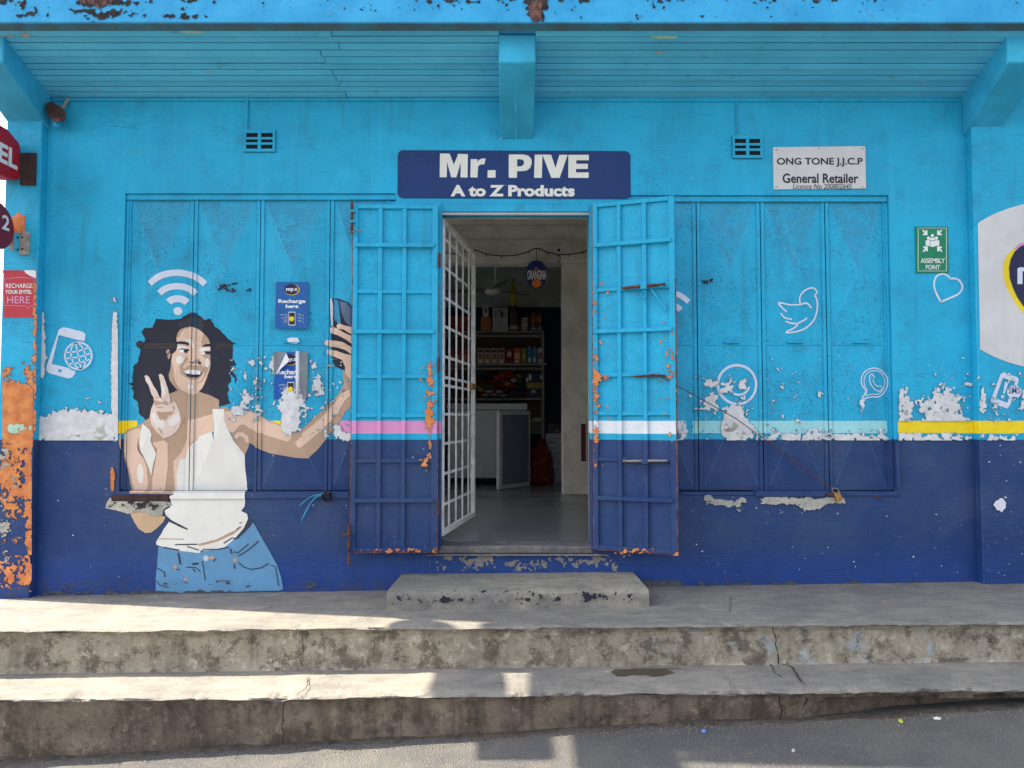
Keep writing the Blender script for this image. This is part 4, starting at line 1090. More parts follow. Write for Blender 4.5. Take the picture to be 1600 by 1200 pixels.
# logo disc and phone on the right pilaster
sP = flat(PIL - 0.0005)
disc = [(x, y) for x, y in ellipse(1660, 446, 194, 133.6, 90) if 1530 <= x <= 1608]
d_top = sorted([p for p in disc if p[1] < 446]); d_bot = sorted([p for p in disc if p[1] > 446], reverse=True)
icon('painted_logo', [[(1527.5, 350)] + d_top + d_bot + [(1531, 543)]], 1, 'plate_white', surf=sP, label='large pale painted disc with a navy logo on the right pilaster')
icon('painted_logo', [[(1606, 386), (1594, 383), (1584, 388), (1573, 398), (1567, 412), (1566, 428), (1571, 446), (1581, 466), (1592, 482), (1606, 496)]], 2, 'logo_yellow', surf=sP)
icon('painted_logo', [[(1606, 378), (1596, 379), (1588, 384), (1584, 390), (1606, 388)]], 3, 'logo_pink', surf=sP)
icon('painted_logo', [[(1606, 381), (1594, 385), (1585, 393), (1579, 404), (1576, 418), (1577, 434), (1582, 450), (1589, 465), (1598, 478), (1606, 488)]], 4, 'logo_navy', surf=sP)
icon('painted_logo', [[(1589, 444), (1589, 420), (1592, 418), (1606, 418), (1606, 444), (1603, 444), (1603, 424), (1597, 424), (1597, 444)]], 5, 'icon_white', surf=sP)
def GL8(*p): return T(p, 1400, 320, 3.53)
icon('painted_symbol', [GL8((575,935),(590,924),(670,952),(676,968),(625,1112),(612,1124),(530,1096),(520,1080))], 2, holes=[[GL8((588,955),(655,978),(612,1092),(548,1068))]], surf=sP, label='small white painted phone with message bubble on right pilaster')
icon('painted_symbol', [GL8((600,975),(618,980),(598,1042),(588,1040)), ellipse(1400 + 586/3.53, 320 + 1058/3.53, 2.6, 2.6, 10)], 3, surf=sP)
icon('painted_symbol', [ellipse(1400 + 650/3.53, 320 + 1032/3.53, 11.5, 10.5, 20), GL8((640,1060),(668,1062),(642,1084))], 4, surf=sP)
lettering('SMS', (1576, 605, 1594, 615), PIL - 0.006, M['phone_grey'], shop, 0.01, name='painted_letters')

# ------------------------------------------------------------------ flaked paint, primer showing through
_fl = [0]
def fk(nm, mt, box, blobs, layer=9, **k):
    _fl[0] += 1
    return flakes('peeled_paint', M[mt], box, blobs, shop, layer=layer + 0.09 * _fl[0], rim={'primer': M['coat_edge_shade'], 'orange': M['rust_edge_shade']}.get(mt), **k)
fk('', 'primer', (62, 622, 186.5, 688), [(122, 672, 95, 38, 1.5), (122, 662, 95, 20, .5)], seed=3, nscale=13, amp=1.0, thr=0.55)
fk('', 'primer', (60, 450, 78, 612), [(67, 540, 8, 66, 1.5)], seed=5, nscale=9, amp=0.9, thr=0.5)
fk('', 'primer', (174, 450, 186.5, 690), [(182, 590, 7, 128, 1.7)], seed=6, nscale=12, amp=0.8, thr=0.45)
fk('', 'primer', (420, 545, 525, 682), [(457, 640, 25, 42, 1.5), (496, 602, 17, 20, 1.0), (425, 568, 9, 22, 1.0), (452, 662, 16, 22, 1.0), (488, 570, 10, 14, 0.9)], seed=7, nscale=11, amp=1.2, thr=0.62)
fk('', 'primer', (358, 555, 420, 660), [(372, 640, 14, 12, 1.3), (385, 622, 12, 16, 1.2), (399, 602, 10, 16, 0.7), (392, 566, 8, 10, 0.9), (383, 588, 7, 8, 1.0), (402, 640, 5, 26, 1.0)], seed=8, nscale=9, amp=1.2, thr=0.62)
fk('', 'primer', (504, 590, 549, 692), [(535, 682, 24, 9, 1.3), (528, 672, 14, 10, 0.8), (510, 680, 8, 12, 0.9), (532, 598, 8, 5, 0.8)], seed=9, nscale=8, amp=1.1, thr=0.6)
fk('', 'primer', (1058, 575, 1250, 688), [(1148, 655, 26, 40, 1.4), (1150, 674, 40, 17, 1.3), (1112, 632, 14, 20, 1.1), (1112, 598, 14, 9, 0.9), (1138, 602, 15, 18, 0.8), (1163, 600, 13, 10, 0.8), (1066, 678, 12, 12, 1.0), (1220, 682, 90, 8, 0.75)], seed=11, nscale=10, amp=1.15, thr=0.62)
fk('', 'primer', (1190, 670, 1392, 688), [(1290, 684, 160, 9, 0.95), (1280, 668, 30, 14, 0.8)], seed=12, nscale=8, amp=1.1, thr=0.55)
fk('', 'primer', (1196, 560, 1392, 660), [(1345, 632, 6, 16, 1.0), (1283, 616, 8, 8, 0.9), (1300, 640, 120, 60, 0.12)], seed=13, nscale=5, amp=1.0, thr=0.9)
fk('', 'primer', (1402, 580, 1520, 658), [(1412, 636, 13, 46, 1.5), (1470, 640, 48, 30, 1.25), (1470, 612, 18, 20, 0.8), (1478, 660, 50, 16, 1.0)], seed=14, nscale=10, amp=1.25, thr=0.62)
fk('', 'primer', (1402, 676, 1524, 688), [(1450, 684, 80, 10, 1.0)], seed=15, nscale=8, amp=1.1, thr=0.5)
fk('', 'primer', (1526, 570, 1606, 660), [(1604, 628, 14, 22, 1.4), (1534, 630, 6, 40, 0.8), (1560, 640, 40, 24, 0.35)], seed=16, nscale=8, amp=1.2, thr=0.65, surf=sP)
fk('', 'primer', (1526, 676, 1606, 688), [(1560, 684, 40, 9, 0.8)], seed=17, nscale=8, amp=1.1, thr=0.55, surf=sP)
fk('', 'paper_white', (1548, 776, 1580, 800), [(1562, 788, 12, 11, 1.5)], seed=18, nscale=8, amp=0.9, thr=0.5, surf=sP)
# orange primer on the left pilaster
fk('', 'orange', (4, 556, 52, 700), [(25, 655, 40, 62, 2.0), (10, 620, 26, 60, 0.8), (46, 600, 12, 60, 0.9)], seed=21, nscale=15, amp=1.1, thr=0.55, surf=sP, layer=1)
fk('', 'orange', (0, 684, 50, 928), [(22, 742, 36, 80, 1.1), (46, 800, 9, 150, 1.2), (14, 880, 24, 34, 0.5), (38, 900, 12, 30, 0.8)], seed=22, nscale=13, amp=1.5, thr=0.66, surf=sP, layer=1)
fk('', 'cement', (0, 690, 44, 890), [(8, 720, 12, 26, 0.9), (8, 812, 14, 40, 0.9), (14, 870, 10, 16, 0.6)], seed=23, nscale=11, amp=1.3, thr=0.75, surf=sP, layer=3)
fk('', 'greenpaint', (4, 656, 54, 682), [(28, 669, 26, 9, 1.1)], seed=24, nscale=9, amp=1.2, thr=0.75, surf=sP, layer=3)
fk('', 'orange', (50, 420, 58, 690), [(55, 520, 4, 110, 0.9), (55, 640, 4, 60, 0.8)], seed=25, nscale=10, amp=1.2, thr=0.7, surf=sP, layer=3, cell=1.2)
decal('peeled_paint', M['orange'], [[(20, 338), (25, 336), (30, 330), (33, 336), (40, 337), (39, 350), (40, 364), (21, 364), (19, 352)]], 1, shop, surf=sP)
fk('', 'orange', (172, 716, 184, 775), [(178, 746, 4, 26, 1.4)], seed=27, nscale=9, amp=0.8, thr=0.6)
# fascia mould and a broken patch
sF = flat(FA - 0.0005)
fk('', 'mould', (0, 0, 1600, 16), [(150, -2, 42, 24, 1.4), (200, 2, 60, 8, 0.8), (295, 0, 20, 6, 1), (700, 0, 80, 8, 0.7), (838, 6, 24, 40, 1.5), (1060, 0, 60, 7, 1.0), (1190, 0, 40, 9, 1.0), (1300, 0, 90, 5, 0.8), (900, 0, 50, 5, 0.8), (20, 4, 40, 7, .7)], seed=31, nscale=12, amp=1.3, thr=0.62, base=-0.12, surf=sF, layer=1, cell=2)
fk('', 'mould', (0, 14, 1600, 35), [(150, 14, 50, 22, 0.9), (840, 20, 22, 26, 1.4), (290, 26, 50, 6, 1.0), (40, 22, 40, 7, 0.8), (190, 24, 50, 8, 0.8)], seed=32, nscale=9, amp=1.3, thr=0.75, base=-0.08, surf=sF, layer=1, cell=2)
fk('', 'brown_conc', (820, 0, 862, 34), [(838, 18, 14, 22, 1.6)], seed=33, nscale=8, amp=1.0, thr=0.6, surf=sF, layer=3)
fk('', 'brown_conc', (120, 0, 190, 18), [(152, 0, 30, 18, 1.2)], seed=34, nscale=8, amp=1.1, thr=0.7, surf=sF, layer=3)
fk('', 'cement', (100, 640, 186, 690), [(165, 678, 24, 14, 0.9), (120, 684, 20, 8, .5)], seed=44, nscale=7, amp=1.3, thr=0.85, layer=12)
fk('', 'cement', (1405, 600, 1515, 658), [(1412, 640, 8, 26, 0.7), (1474, 644, 30, 18, 0.6)], seed=45, nscale=7, amp=1.3, thr=0.9, layer=12)
fk('', 'cement', (1100, 630, 1200, 688), [(1150, 670, 30, 20, 0.55)], seed=46, nscale=7, amp=1.3, thr=0.95, layer=12)
fk('', 'hair_paint', (325, 438, 402, 466), [(362, 450, 40, 10, 0.9)], seed=47, nscale=7, amp=1.5, thr=0.98, layer=6, stretch=(1.6, 1))
fk('', 'mould', (1085, 420, 1135, 470), [(1108, 437, 12, 9, 1.0), (1174, 430, 9, 8, .8)], seed=48, nscale=6, amp=1.5, thr=1.0, layer=6)
# dirt along the wall's foot, broken cement under the sills
fk('', 'dirt_grey', (52, 906, 1520, 932), [(300, 932, 420, 12, 0.9), (1250, 916, 420, 10, 0.9), (1010, 912, 60, 24, 0.9), (900, 906, 60, 10, .4)], seed=41, nscale=14, amp=1.2, thr=0.62, stretch=(2.5, 1), cell=2)
decal('broken_plaster', M['cement'], [T([(45,330),(60,270),(95,225),(110,262),(200,262),(300,268),(420,262),(560,258),(660,270),(690,300),(640,318),(600,345),(590,400),(540,408),(480,400),(440,372),(330,366),(260,385),(230,372),(150,350)], 160, 740, 1600/260)], 6, shop)
fk('', 'mould', (172, 780, 272, 806), [(222, 790, 50, 12, 0.9)], seed=43, nscale=9, amp=1.3, thr=0.75, layer=12)
def G2(*p): return T(p, 1100, 540, 1477/320)
fk('', 'cement', (1098, 770, 1172, 800), [(1106, 777, 9, 6, 1.4), (1122, 784, 16, 6, 1.4), (1142, 787, 16, 7, 1.4), (1158, 781, 11, 5, 1.2)], seed=81, nscale=8, amp=0.9, thr=0.5, layer=2, cell=1.0, lift=0.001)
fk('', 'cement', (1174, 776, 1330, 806), [(1215, 782, 42, 8, 1.4), (1265, 786, 30, 11, 1.3), (1262, 793, 14, 8, .8), (1300, 781, 26, 6, 1.2)], seed=82, nscale=9, amp=0.9, thr=0.5, layer=8, cell=1.0)
decal('broken_plaster', M['rust'], [G2((1206,1055),(1270,1060),(1262,1090),(1240,1100),(1218,1085))], 8, shop)
# door leaves: orange primer at the edges
fk('', 'orange', (655, 560, 684, 736), [(671, 640, 8, 90, 0.85), (664, 585, 16, 14, 0.7), (671, 652, 10, 24, 0.7), (664, 722, 18, 9, 0.9), (672, 705, 6, 30, .5)], seed=51, nscale=7, amp=1.5, thr=0.88, cell=1.0, surf=surfL, layer=2, lift=0.002)
fk('', 'orange', (552, 852, 684, 864), [(610, 860, 60, 5, 0.8), (680, 860, 8, 6, 1.0)], seed=52, nscale=8, amp=1.2, thr=0.75, surf=surfL, layer=2, lift=0.002)
fk('', 'orange', (926, 440, 952, 735), [(930, 612, 8, 76, 0.85), (937, 590, 15, 18, 0.7), (932, 680, 5, 18, 1.5), (930, 720, 5, 40, 0.6), (930, 478, 6, 40, 0.5)], seed=53, nscale=6, amp=1.5, thr=0.9, cell=1.0, surf=surfR, layer=2, lift=0.002)
fk('', 'orange', (1030, 500, 1057, 690), [(1046, 572, 8, 40, 0.6), (1044, 590, 22, 6, 0.8), (1048, 680, 6, 12, .6)], seed=54, nscale=6, amp=1.5, thr=0.9, cell=1.0, surf=surfR, layer=2, lift=0.002)
fk('', 'orange', (930, 850, 1060, 868), [(1000, 861, 46, 7, 0.8), (1055, 866, 6, 6, 1.4)], seed=55, nscale=6, amp=1.3, thr=0.85, surf=surfR, layer=2, lift=0.002)
for nm, box, cnt, sd, rm, sf in (('w', (62, 690, 545, 915), 45, 1, 1.4, None), ('w', (1062, 795, 1520, 905), 45, 2, 1.5, None), ('w', (1062, 545, 1392, 656), 55, 3, 1.7, None), ('w', (1405, 560, 1515, 650), 40, 4, 2.2, None), ('w', (70, 200, 1500, 300), 14, 5, 1.4, None), ('w', (1534, 690, 1600, 905), 26, 6, 2.0, sP), ('w', (360, 560, 545, 660), 40, 7, 2.2, None), ('w', (560, 700, 665, 850), 10, 8, 1.2, surfL)):
    chips('paint_chips', M['primer'], box, cnt, shop, 70 + sd, 0.5, rm, surf=sf, layer=20)

# ================================================================== DOORSTEP
d_l, d_r = -0.70, 0.765
def doorstep():
    bm = bmesh.new()
    nx_, ny_ = 120, 26
    z0, z1 = -0.03, 0.098
    def pt(x, y, top): 
        n = mnoise.fractal((x * 7, y * 7, z1 if top else 3.3), 1.0, 2.0, 3)
        return n
    vs, fs = [], []
    prof = [(-0.001, z1 + 0.004), (-0.15, z1 + 0.002), (-0.32, z1), (-0.425, z1 - 0.003), (-0.452, z1 - 0.008), (-0.462, z1 - 0.02), (-0.464, z1 - 0.05), (-0.466, z1 - 0.085), (-0.468, z0)]
    for i in range(nx_ + 1):
        t = i / nx_
        for k, (y, z) in enumerate(prof):
            x = d_l + (d_r - d_l) * t
            inset = 0.018 * (y + 0.46) / 0.46                         # the sides splay outwards to the street
            x = x + inset * (1 - 2 * t)
            w = 0.004 if 0 < k < 8 else 0.0
            n = mnoise.fractal((x * 12, k * 0.4, 2.2), 1.0, 2.0, 4)
            c = max(0, mnoise.noise((x * 6.5, 3.3, k * 0.2)) - 0.3) * (0.02 if k in (4, 5) else 0.004)
            vs.append((x, y + n * w + c, z + pav_z(x) * (1 if k > 5 else 0.6) + n * w * 0.5 - c * 0.6))
    m = len(prof)
    for i in range(nx_):
        for k in range(m - 1):
            a = i * m + k; fs.append((a, a + 1, a + m + 1, a + m))
    b0 = len(vs); 
    for s in (0, nx_):
        ring = [s * m + k for k in range(m)]
        vs.append((vs[ring[0]][0], -0.001, z0)); ring.append(len(vs) - 1)
        fs.append(tuple(ring) if s else tuple(reversed(ring)))
    mb = MB(); mb.v, mb.f = vs, fs
    o = mb.build('doorstep', M['step'], None, smooth=True)
    md = o.modifiers.new('split', 'EDGE_SPLIT'); md.split_angle = R(40)
    return tag(o, 'long worn concrete doorstep slab on the pavement below the door', 'doorstep')
dstep = doorstep()
sD = flat(-0.470)
for sd, blobs in ((61, [(700, 937, 28, 6, 1.2), (620, 934, 12, 6, .9), (648, 938, 12, 6, .9)]), (62, [(930, 934, 30, 9, 1.0), (980, 934, 18, 8, .9), (820, 936, 14, 4, .8), (845, 936, 8, 4, .6)])):
    flakes('old_paint', M['hair_paint'], (610, 922, 1008, 944), blobs, dstep, seed=sd, nscale=9, amp=1.3, thr=0.7, surf=sD, layer=1, lift=0.003)
flakes('peeled_paint', M['step'], (672, 862, 985, 892), [(745, 876, 30, 14, 1.0), (690, 870, 30, 6, .6), (840, 880, 130, 9, .55), (900, 872, 60, 6, .5)], shop, seed=63, nscale=10, amp=1.4, thr=0.62, layer=1)
flakes('peeled_paint', M['orange'], (690, 866, 940, 884), [(820, 874, 130, 8, .3)], shop, seed=64, nscale=8, amp=1.2, thr=0.85, layer=3)

# ================================================================== SIGNS
def plate(name, x0, y0, x1, y1, Y, th, mat, label, cat, rad=0, tilt=0.0):
    a, b_ = px(x0, y1, Y - th), px(x1, y0, Y - th)
    def sk(x): return (x - a.x) / (b_.x - a.x) * tilt
    loop = []
    for cx, cz, a0 in ((b_.x - rad, b_.z - rad, 0), (a.x + rad, b_.z - rad, 90), (a.x + rad, a.z + rad, 180), (b_.x - rad, a.z + rad, 270)):
        n = 6 if rad else 0
        for i in range(n + 1):
            an = R(a0 + 90 * i / max(1, n))
            x = cx + rad * math.cos(an); loop.append((x, Y - th, cz + rad * math.sin(an) + sk(x)))
    o = MB().prism(loop, (0, th - 0.0006 if th > 0.002 else 0.0008, 0)).build(name, mat, None)
    return tag(o, label, cat)
sg = plate('shop_sign', 621, 234.5, 985, 309.5, 0, 0.004, M['sign_navy'], 'navy shop name board with cream letters above the doorway', 'sign', 0.035, -0.006)
# cream block letters
def blk(polys, holes=None): 
    return decal('letter', M['sign_cream'], polys, 0, sg, surf=flat(-0.0045), holes=holes)
def S1(*p): return T(p, 600, 220, 4.0)
blk([S1((350,80),(410,80),(437,150),(464,82),(524,84),(522,230),(478,229),(480,135),(452,229),(420,228),(394,132),(392,228),(348,228))])
blk([S1((542,115),(583,115),(585,132),(598,116),(618,110),(636,112),(626,148),(604,148),(588,160),(584,230),(540,229))])
blk([S1((648,184),(697,184),(697,231),(647,230))])
blk([S1((780,86),(870,86),(900,92),(920,112),(924,140),(914,170),(892,186),(860,190),(832,190),(830,232),(780,231))], [[S1((832,116),(858,116),(872,124),(876,138),(870,152),(856,160),(832,160))]])
blk([S1((942,87),(990,87),(986,232),(938,231))])
blk([S1((990,87),(1044,87),(1072,170),(1096,88),(1148,88),(1098,232),(1046,232))])
blk([S1((1152,88),(1280,88),(1280,122),(1202,122),(1202,144),(1274,144),(1274,176),(1200,176),(1200,198),(1280,198),(1278,232),(1152,232))])
lettering('A to Z Products', (704, 289, 898, 307), -0.0055, M['sign_cream'], sg, 0.045)

lic = plate('licence_sign', 1209, 230, 1352, 296, 0, 0.008, M['plate_white'], 'white retailer licence plate with black letters above right shutters', 'sign', 0.002, 0.007)
lettering('ONG TONE J.J.C.P', (1214, 246.5, 1348, 260.5), -0.0095, M['ink'], lic, 0.022)
lettering('General Retailer', (1223, 271, 1341, 286), -0.0095, M['ink'], lic, 0.022)
lettering('Licence No 200802645', (1239, 287, 1331, 295), -0.0095, M['ink'], lic, 0.0, 0.2)
for x, y in ((1213, 234), (1348, 232), (1213, 292), (1348, 292), (1280, 231.5)):
    p = px(x, y, -0.009); MB().tube([p, p + Vector((0, -0.003, 0))], 0.004, 8).build('screw', M['steel'], lic)

asm = plate('assembly_sign', 1432, 354, 1481, 426, 0, 0.008, M['green_sign'], 'green and white assembly point sign right of the right shutters', 'sign', 0.002)
aS = flat(-0.0082)
def asd(polys, layer=0, mat='sign_white'): return decal('symbol', M[mat], polys, layer, asm, surf=aS)
asd(stroke([(1434.5, 356.5), (1478.5, 356.5), (1478.5, 423.5), (1434.5, 423.5)], 1.0, True))
def GA_(*p): return T(p, 1400, 320, 3.53)
for cx, cy, sx_, sy_ in ((158, 152, 1, 1), (241, 152, -1, 1), (160, 246, 1, -1), (242, 246, -1, -1)):
    f = lambda u, v: (cx + sx_ * u, cy + sy_ * v)
    asd([GA_(f(-15, -12), f(-8, -15), f(5, -3), f(5, -13), f(15, -10), f(15, 16), f(-12, 16), f(-9, 7), f(-1, 6))])
for cx, cy, r in ((178, 184, 9), (200, 170, 9), (222, 184, 9), (201, 190, 8)): asd([ellipse(1400 + cx / 3.53, 320 + cy / 3.53, r / 3.53, r / 3.53, 14)], 1)
asd([GA_((163, 196), (186, 194), (186, 228), (163, 226)), GA_((214, 194), (238, 196), (238, 226), (214, 228)), GA_((186, 182), (214, 182), (214, 196), (186, 196))], 0)
asd([GA_((188, 200), (214, 200), (213, 232), (189, 232))], 1)
lettering('ASSEMBLY', (1438.5, 403.5, 1476.5, 411), -0.0098, M['sign_white'], asm, 0.02)
lettering('POINT', (1446.5, 414, 1468.5, 421), -0.0098, M['sign_white'], asm, 0.02)

# recharge stickers on the left shutters
def sticker(x0, y0, x1, y1, label, torn=False):
    Y = relief(pX((x0 + x1) / 2), pZ((y0 + y1) / 2)) - 0.012
    w, h = x1 - x0, y1 - y0
    o = plate('sticker', x0, y0, x1, y1, Y, 0.0012, M['poster_deep' if torn else 'poster_blue'], label, 'poster')
    sf = flat(Y - 0.0012)
    U = lambda *p: [(x0 + u * w, y0 + v * h) for u, v in p]
    def d(polys, mat, layer): return decal('print', M[mat], polys, layer, o, surf=sf)
    d([[(x0 + .5 * w + .23 * w * math.cos(a), y0 + .165 * h + .12 * h * math.sin(a)) for a in [i * .314 for i in range(20)]]], 'logo_yellow', 0)
    d([[(x0 + .485 * w + .215 * w * math.cos(a), y0 + .16 * h + .115 * h * math.sin(a)) for a in [i * .314 for i in range(20)]]], 'logo_navy', 1)
    lettering('my.t', (x0 + .32 * w, y0 + .12 * h, x0 + .66 * w, y0 + .215 * h), Y - 0.0042, M['sign_white'], o, 0.035)
    lettering('Rechar' if torn else 'Recharge', (x0 + .09 * w, y0 + .37 * h, x0 + (.66 if torn else .9) * w, y0 + .475 * h), Y - 0.0035, M['sign_white'], o, 0.035)
    lettering('here', (x0 + .31 * w, y0 + .48 * h, x0 + .69 * w, y0 + .56 * h), Y - 0.0035, M['sign_white'], o, 0.035)
    d([U((.4, .64), (.6, .64), (.6, .93), (.4, .93))], 'sign_white', 0)
    d([U((.415, .655), (.585, .655), (.585, .915), (.415, .915))], 'ink', 1)
    d([ellipse(x0 + .49 * w, y0 + .79 * h, .075 * w, .075 * w, 16)], 'logo_yellow', 2)
    thin = []
    for k in range(3):
        thin += stroke(U((.14 + .05 * k, .71 + .07 * k), (.25, .70 + .07 * k)), .8) + stroke(U((.27, .69 + .07 * k), (.36, .69 + .07 * k), (.36, .73 + .07 * k), (.27, .73 + .07 * k)), .6, True)
        thin += stroke(U((.66, .69 + .07 * k), (.76, .69 + .07 * k), (.74, .73 + .07 * k)), .7) + stroke(U((.8, .70 + .07 * k), (.86, .73 + .07 * k)), .6)
    d(thin, 'silver_paint', 0)
    return o, Y, U, d
sticker(430, 440.5, 482.5, 513.5, 'blue recharge sticker in one piece on the left shutters')
st2, Y2, U2, d2 = sticker(428, 550, 481, 623.5, 'torn blue recharge sticker with grey glue and curled corner', True)
d2([U2((0, 0), (.38, 0), (.3, .12), (.06, .46), (0, .54))], 'glue_grey', 3)
d2([U2((.76, 0), (1, 0), (1, .72), (.97, .98), (.76, 1))], 'glue_grey', 3)
pc = [px(428 + .36 * 53, 550 + .02 * 73, Y2 - 0.004), px(428 + .46 * 53, 550 + .19 * 73, Y2 - 0.03), px(428 + .2 * 53, 550 + .36 * 73, Y2 - 0.022), px(428 + .04 * 53, 550 + .5 * 73, Y2 - 0.004)]
MB().add(pc, [(0, 3, 2, 1)]).build('curled_corner', M['paper_white'], st2)
a, b_ = px(428 + .70 * 53, 623, Y2 - 0.004), px(428 + .70 * 53, 549, Y2 - 0.004)
MB().tube([a, b_], 0.0125, 10).build('rolled_edge', M['paper_white'], st2, smooth=True)
# chipped white handle between the stickers
hp = relief(pX(458), pZ(530)) - 0.004
hd = MB().prism([px(449, 530, hp), px(455, 527.5, hp), px(466, 528, hp), px(469, 535, hp), px(464, 537, hp), px(452, 536, hp)], (0, -0.012, 0)).build('pull_handle', M['paper_white'], None)
tag(hd, 'small chipped white pull handle between the two blue stickers', 'handle')

# poster and projecting signs on the left pilaster
pp = plate('recharge_poster', 4.5, 423, 57, 496.5, PIL, 0.002, M['poster_red'], 'red recharge poster on the left pilaster below the round sign', 'poster')
pS = flat(PIL - 0.0022)
def GP(*p): return T(p, 0, 300, 4.0)
decal('print', M['sign_white'], [GP((150,489),(226,489),(226,542),(212,534),(185,522),(160,505))], 0, pp, surf=pS)
decal('print', M['poster_red'], [GP((18,489),(150,489),(120,492),(70,494),(18,508))], 0, pp, surf=pS)
decal('print', M['logo_pink'], stroke(smooth_line(GP((30,545),(205,540),(213,550),(212,700),(204,712),(186,712),(180,732),(160,712),(40,710),(28,700)), True, 2), .7, True), 0, pp, surf=pS)
lettering('RECHARGE', (9, 443, 51, 450), PIL - 0.0038, M['sign_white'], pp, 0.004)
lettering('YOUR EMTEL', (8, 453, 50, 459), PIL - 0.0038, M['sign_white'], pp, 0.02)
lettering('HERE', (11, 463, 47, 474), PIL - 0.0038, M['logo_pink'], pp, 0.004)

# red light-box sign standing out from the pilaster towards the street
rs = empty('projecting_sign', (pX(26, PIL), PIL, 2.6), 'red projecting light box sign on the left pilaster above the round sign', 'sign')
xs0 = pX(19, -0.1)
Z0s, Z1s = pZ(281, -0.1), pZ(222, -0.1)
prof = [(-0.085, Z0s), (-0.07, Z0s + 0.03), (-0.07, Z1s - 0.04), (-0.085, Z1s), (-0.2, Z1s + 0.045), (-0.75, Z1s + 0.05), (-0.78, Z1s), (-0.78, Z0s), (-0.75, Z0s - 0.04), (-0.2, Z0s - 0.012)]
MB().prism([(xs0 - 0.012, y, z) for y, z in prof], (-0.11, 0, 0)).build('sign_box', M['sign_red'], rs, bevel=0.01, segs=2)
zc = (Z0s + Z1s) / 2
lettering('EMTEL', (0, 0, 1, 1), 0, M['sign_white'], rs, 0.035, frame=lambda u, v: (xs0 - 0.0105, -0.62 + 0.52 * u, zc - 0.06 + 0.12 * v))
MB().box(pX(23, PIL), pX(47, PIL), PIL - 0.018, PIL - 0.0006, pZ(290, PIL), pZ(240, PIL)).build('bracket_plate', M['rust_dark'], rs, bevel=0.003)
ms = empty('projecting_sign', (pX(26, PIL), PIL, 2.2), 'maroon rounded projecting sign with grey bracket on the left pilaster', 'sign')
xm = pX(12, -0.1); zmc = pZ(366, -0.1)
prof = []
for i in range(14):
    an = R(-60 + 150 * i / 13)
    prof.append((-0.27 + 0.19 * math.cos(an), zmc + 0.02 + 0.15 * math.sin(an)))
prof += [(-0.7, zmc + 0.17), (-0.72, zmc - 0.12), (-0.5, zmc - 0.13)]
MB().prism([(xm - 0.004, y, z) for y, z in prof], (-0.04, 0, 0)).build('sign_disc', M['sign_maroon'], ms, bevel=0.003)
lettering('2', (0, 0, 1, 1), 0, M['sign_white'], ms, 0.02, frame=lambda u, v: (xm - 0.0025, -0.2 + 0.07 * u, zmc + 0.01 + 0.09 * v))
br = MB().box(pX(24, PIL), pX(40, PIL), PIL - 0.012, PIL - 0.0006, pZ(398, PIL), pZ(363, PIL)).build('bracket_plate', M['grey_metal'], ms, bevel=0.002)
MB().box(xm - 0.03, xm - 0.0045, -0.09, PIL - 0.0125, pZ(392, PIL), pZ(370, PIL)).build('bracket_arm', M['grey_metal'], ms)
for x, y in ((28, 371), (35, 371), (28, 390), (35, 389)):
    p = px(x, y, PIL - 0.012); MB().tube([p, p + Vector((0, -0.005, 0))], 0.006, 6).build('bolt', M['black'], br)

# rusty lamp fitting in the top left corner
lamp = empty('rusty_floodlight', px(87, 175, 0), 'rust brown old lamp fitting in the top left corner under the canopy', 'lamp')
q = lambda x, y, Y: px(x, y, Y)
mbx = MB()
fr_ = [q(71, 161, -0.10), q(80, 158, -0.10), q(96, 167, -0.10), q(103, 176, -0.10), q(102, 188, -0.10), q(92, 191, -0.10), q(81, 188, -0.10), q(73, 178, -0.10)]
bk_ = [q(76, 165, -0.02), q(82, 163, -0.02), q(93, 169, -0.02), q(99, 176, -0.02), q(98, 184, -0.02), q(91, 186, -0.02), q(83, 184, -0.02), q(77, 176, -0.02)]
k8 = len(fr_)
mbx.add(fr_ + bk_, [tuple(range(k8)), tuple(reversed(range(k8, 2 * k8)))] + [(i, i + k8, (i + 1) % k8 + k8, (i + 1) % k8) for i in range(k8)])
mbx.build('lamp_shell', M['rust_dark'], lamp, bevel=0.006, segs=2)
MB().prism([q(80, 185, -0.104), q(95, 184, -0.104), q(94, 190, -0.104), q(84, 190, -0.104)], (0, 0.003, 0)).build('rust_lip', M['brown_conc'], lamp)
MB().tube([q(97, 170, -0.05), q(102, 162, -0.03), q(107, 154, -0.012)], 0.009, 8).build('arm', M['grey_metal'], lamp)
MB().lathe(q(89, 192, -0.06), [(0.012, -0.03), (0.02, -0.02), (0.022, 0.0), (0.016, 0.012)], 12).build('bulb_holder', M['canopy'], lamp, smooth=True)

# padlock, wire and blue rope
pk = empty('padlock', px(1310, 775, -0.03), 'brass padlock hanging at the right window sill', 'padlock')
PLY = -0.04
MB().prism([px(1303.5, 772, PLY), px(1312, 768, PLY), px(1317, 780, PLY), px(1308, 785, PLY)], (0, 0.022, 0)).build('lock_body', M['brass'], pk, bevel=0.003)
MB().tube(smooth_line([px(1305, 771, PLY + .011), px(1300, 767, PLY + .011), px(1302, 763, PLY + .011), px(1308, 764, PLY + .011), px(1311, 769, PLY + .011)], n=3), 0.004, 8).build('shackle', M['steel'], pk)
MB().box(pX(1286), pX(1306), -0.03, -0.0145, pZ(774), pZ(770)).build('hasp_bar', M['rust'], pk, bevel=0.002)
wr_ = MB().tube([Vector(leafpt(uR(1036), onto(1036, 590, surfR).z, 0.02)), px(1150, 654, -0.04), px(1230, 712, -0.02), px(1302, 766, -0.02)], 0.0028, 6).build('tie_wire', M['rust'], None)
tag(wr_, 'thin rusty wire stretched diagonally from right door to padlock', 'wire')
rope = empty('blue_rope', px(508, 775, -0.03), 'knotted blue nylon rope hanging from the left window sill', 'rope')
rg = random.Random(8)
kn = []
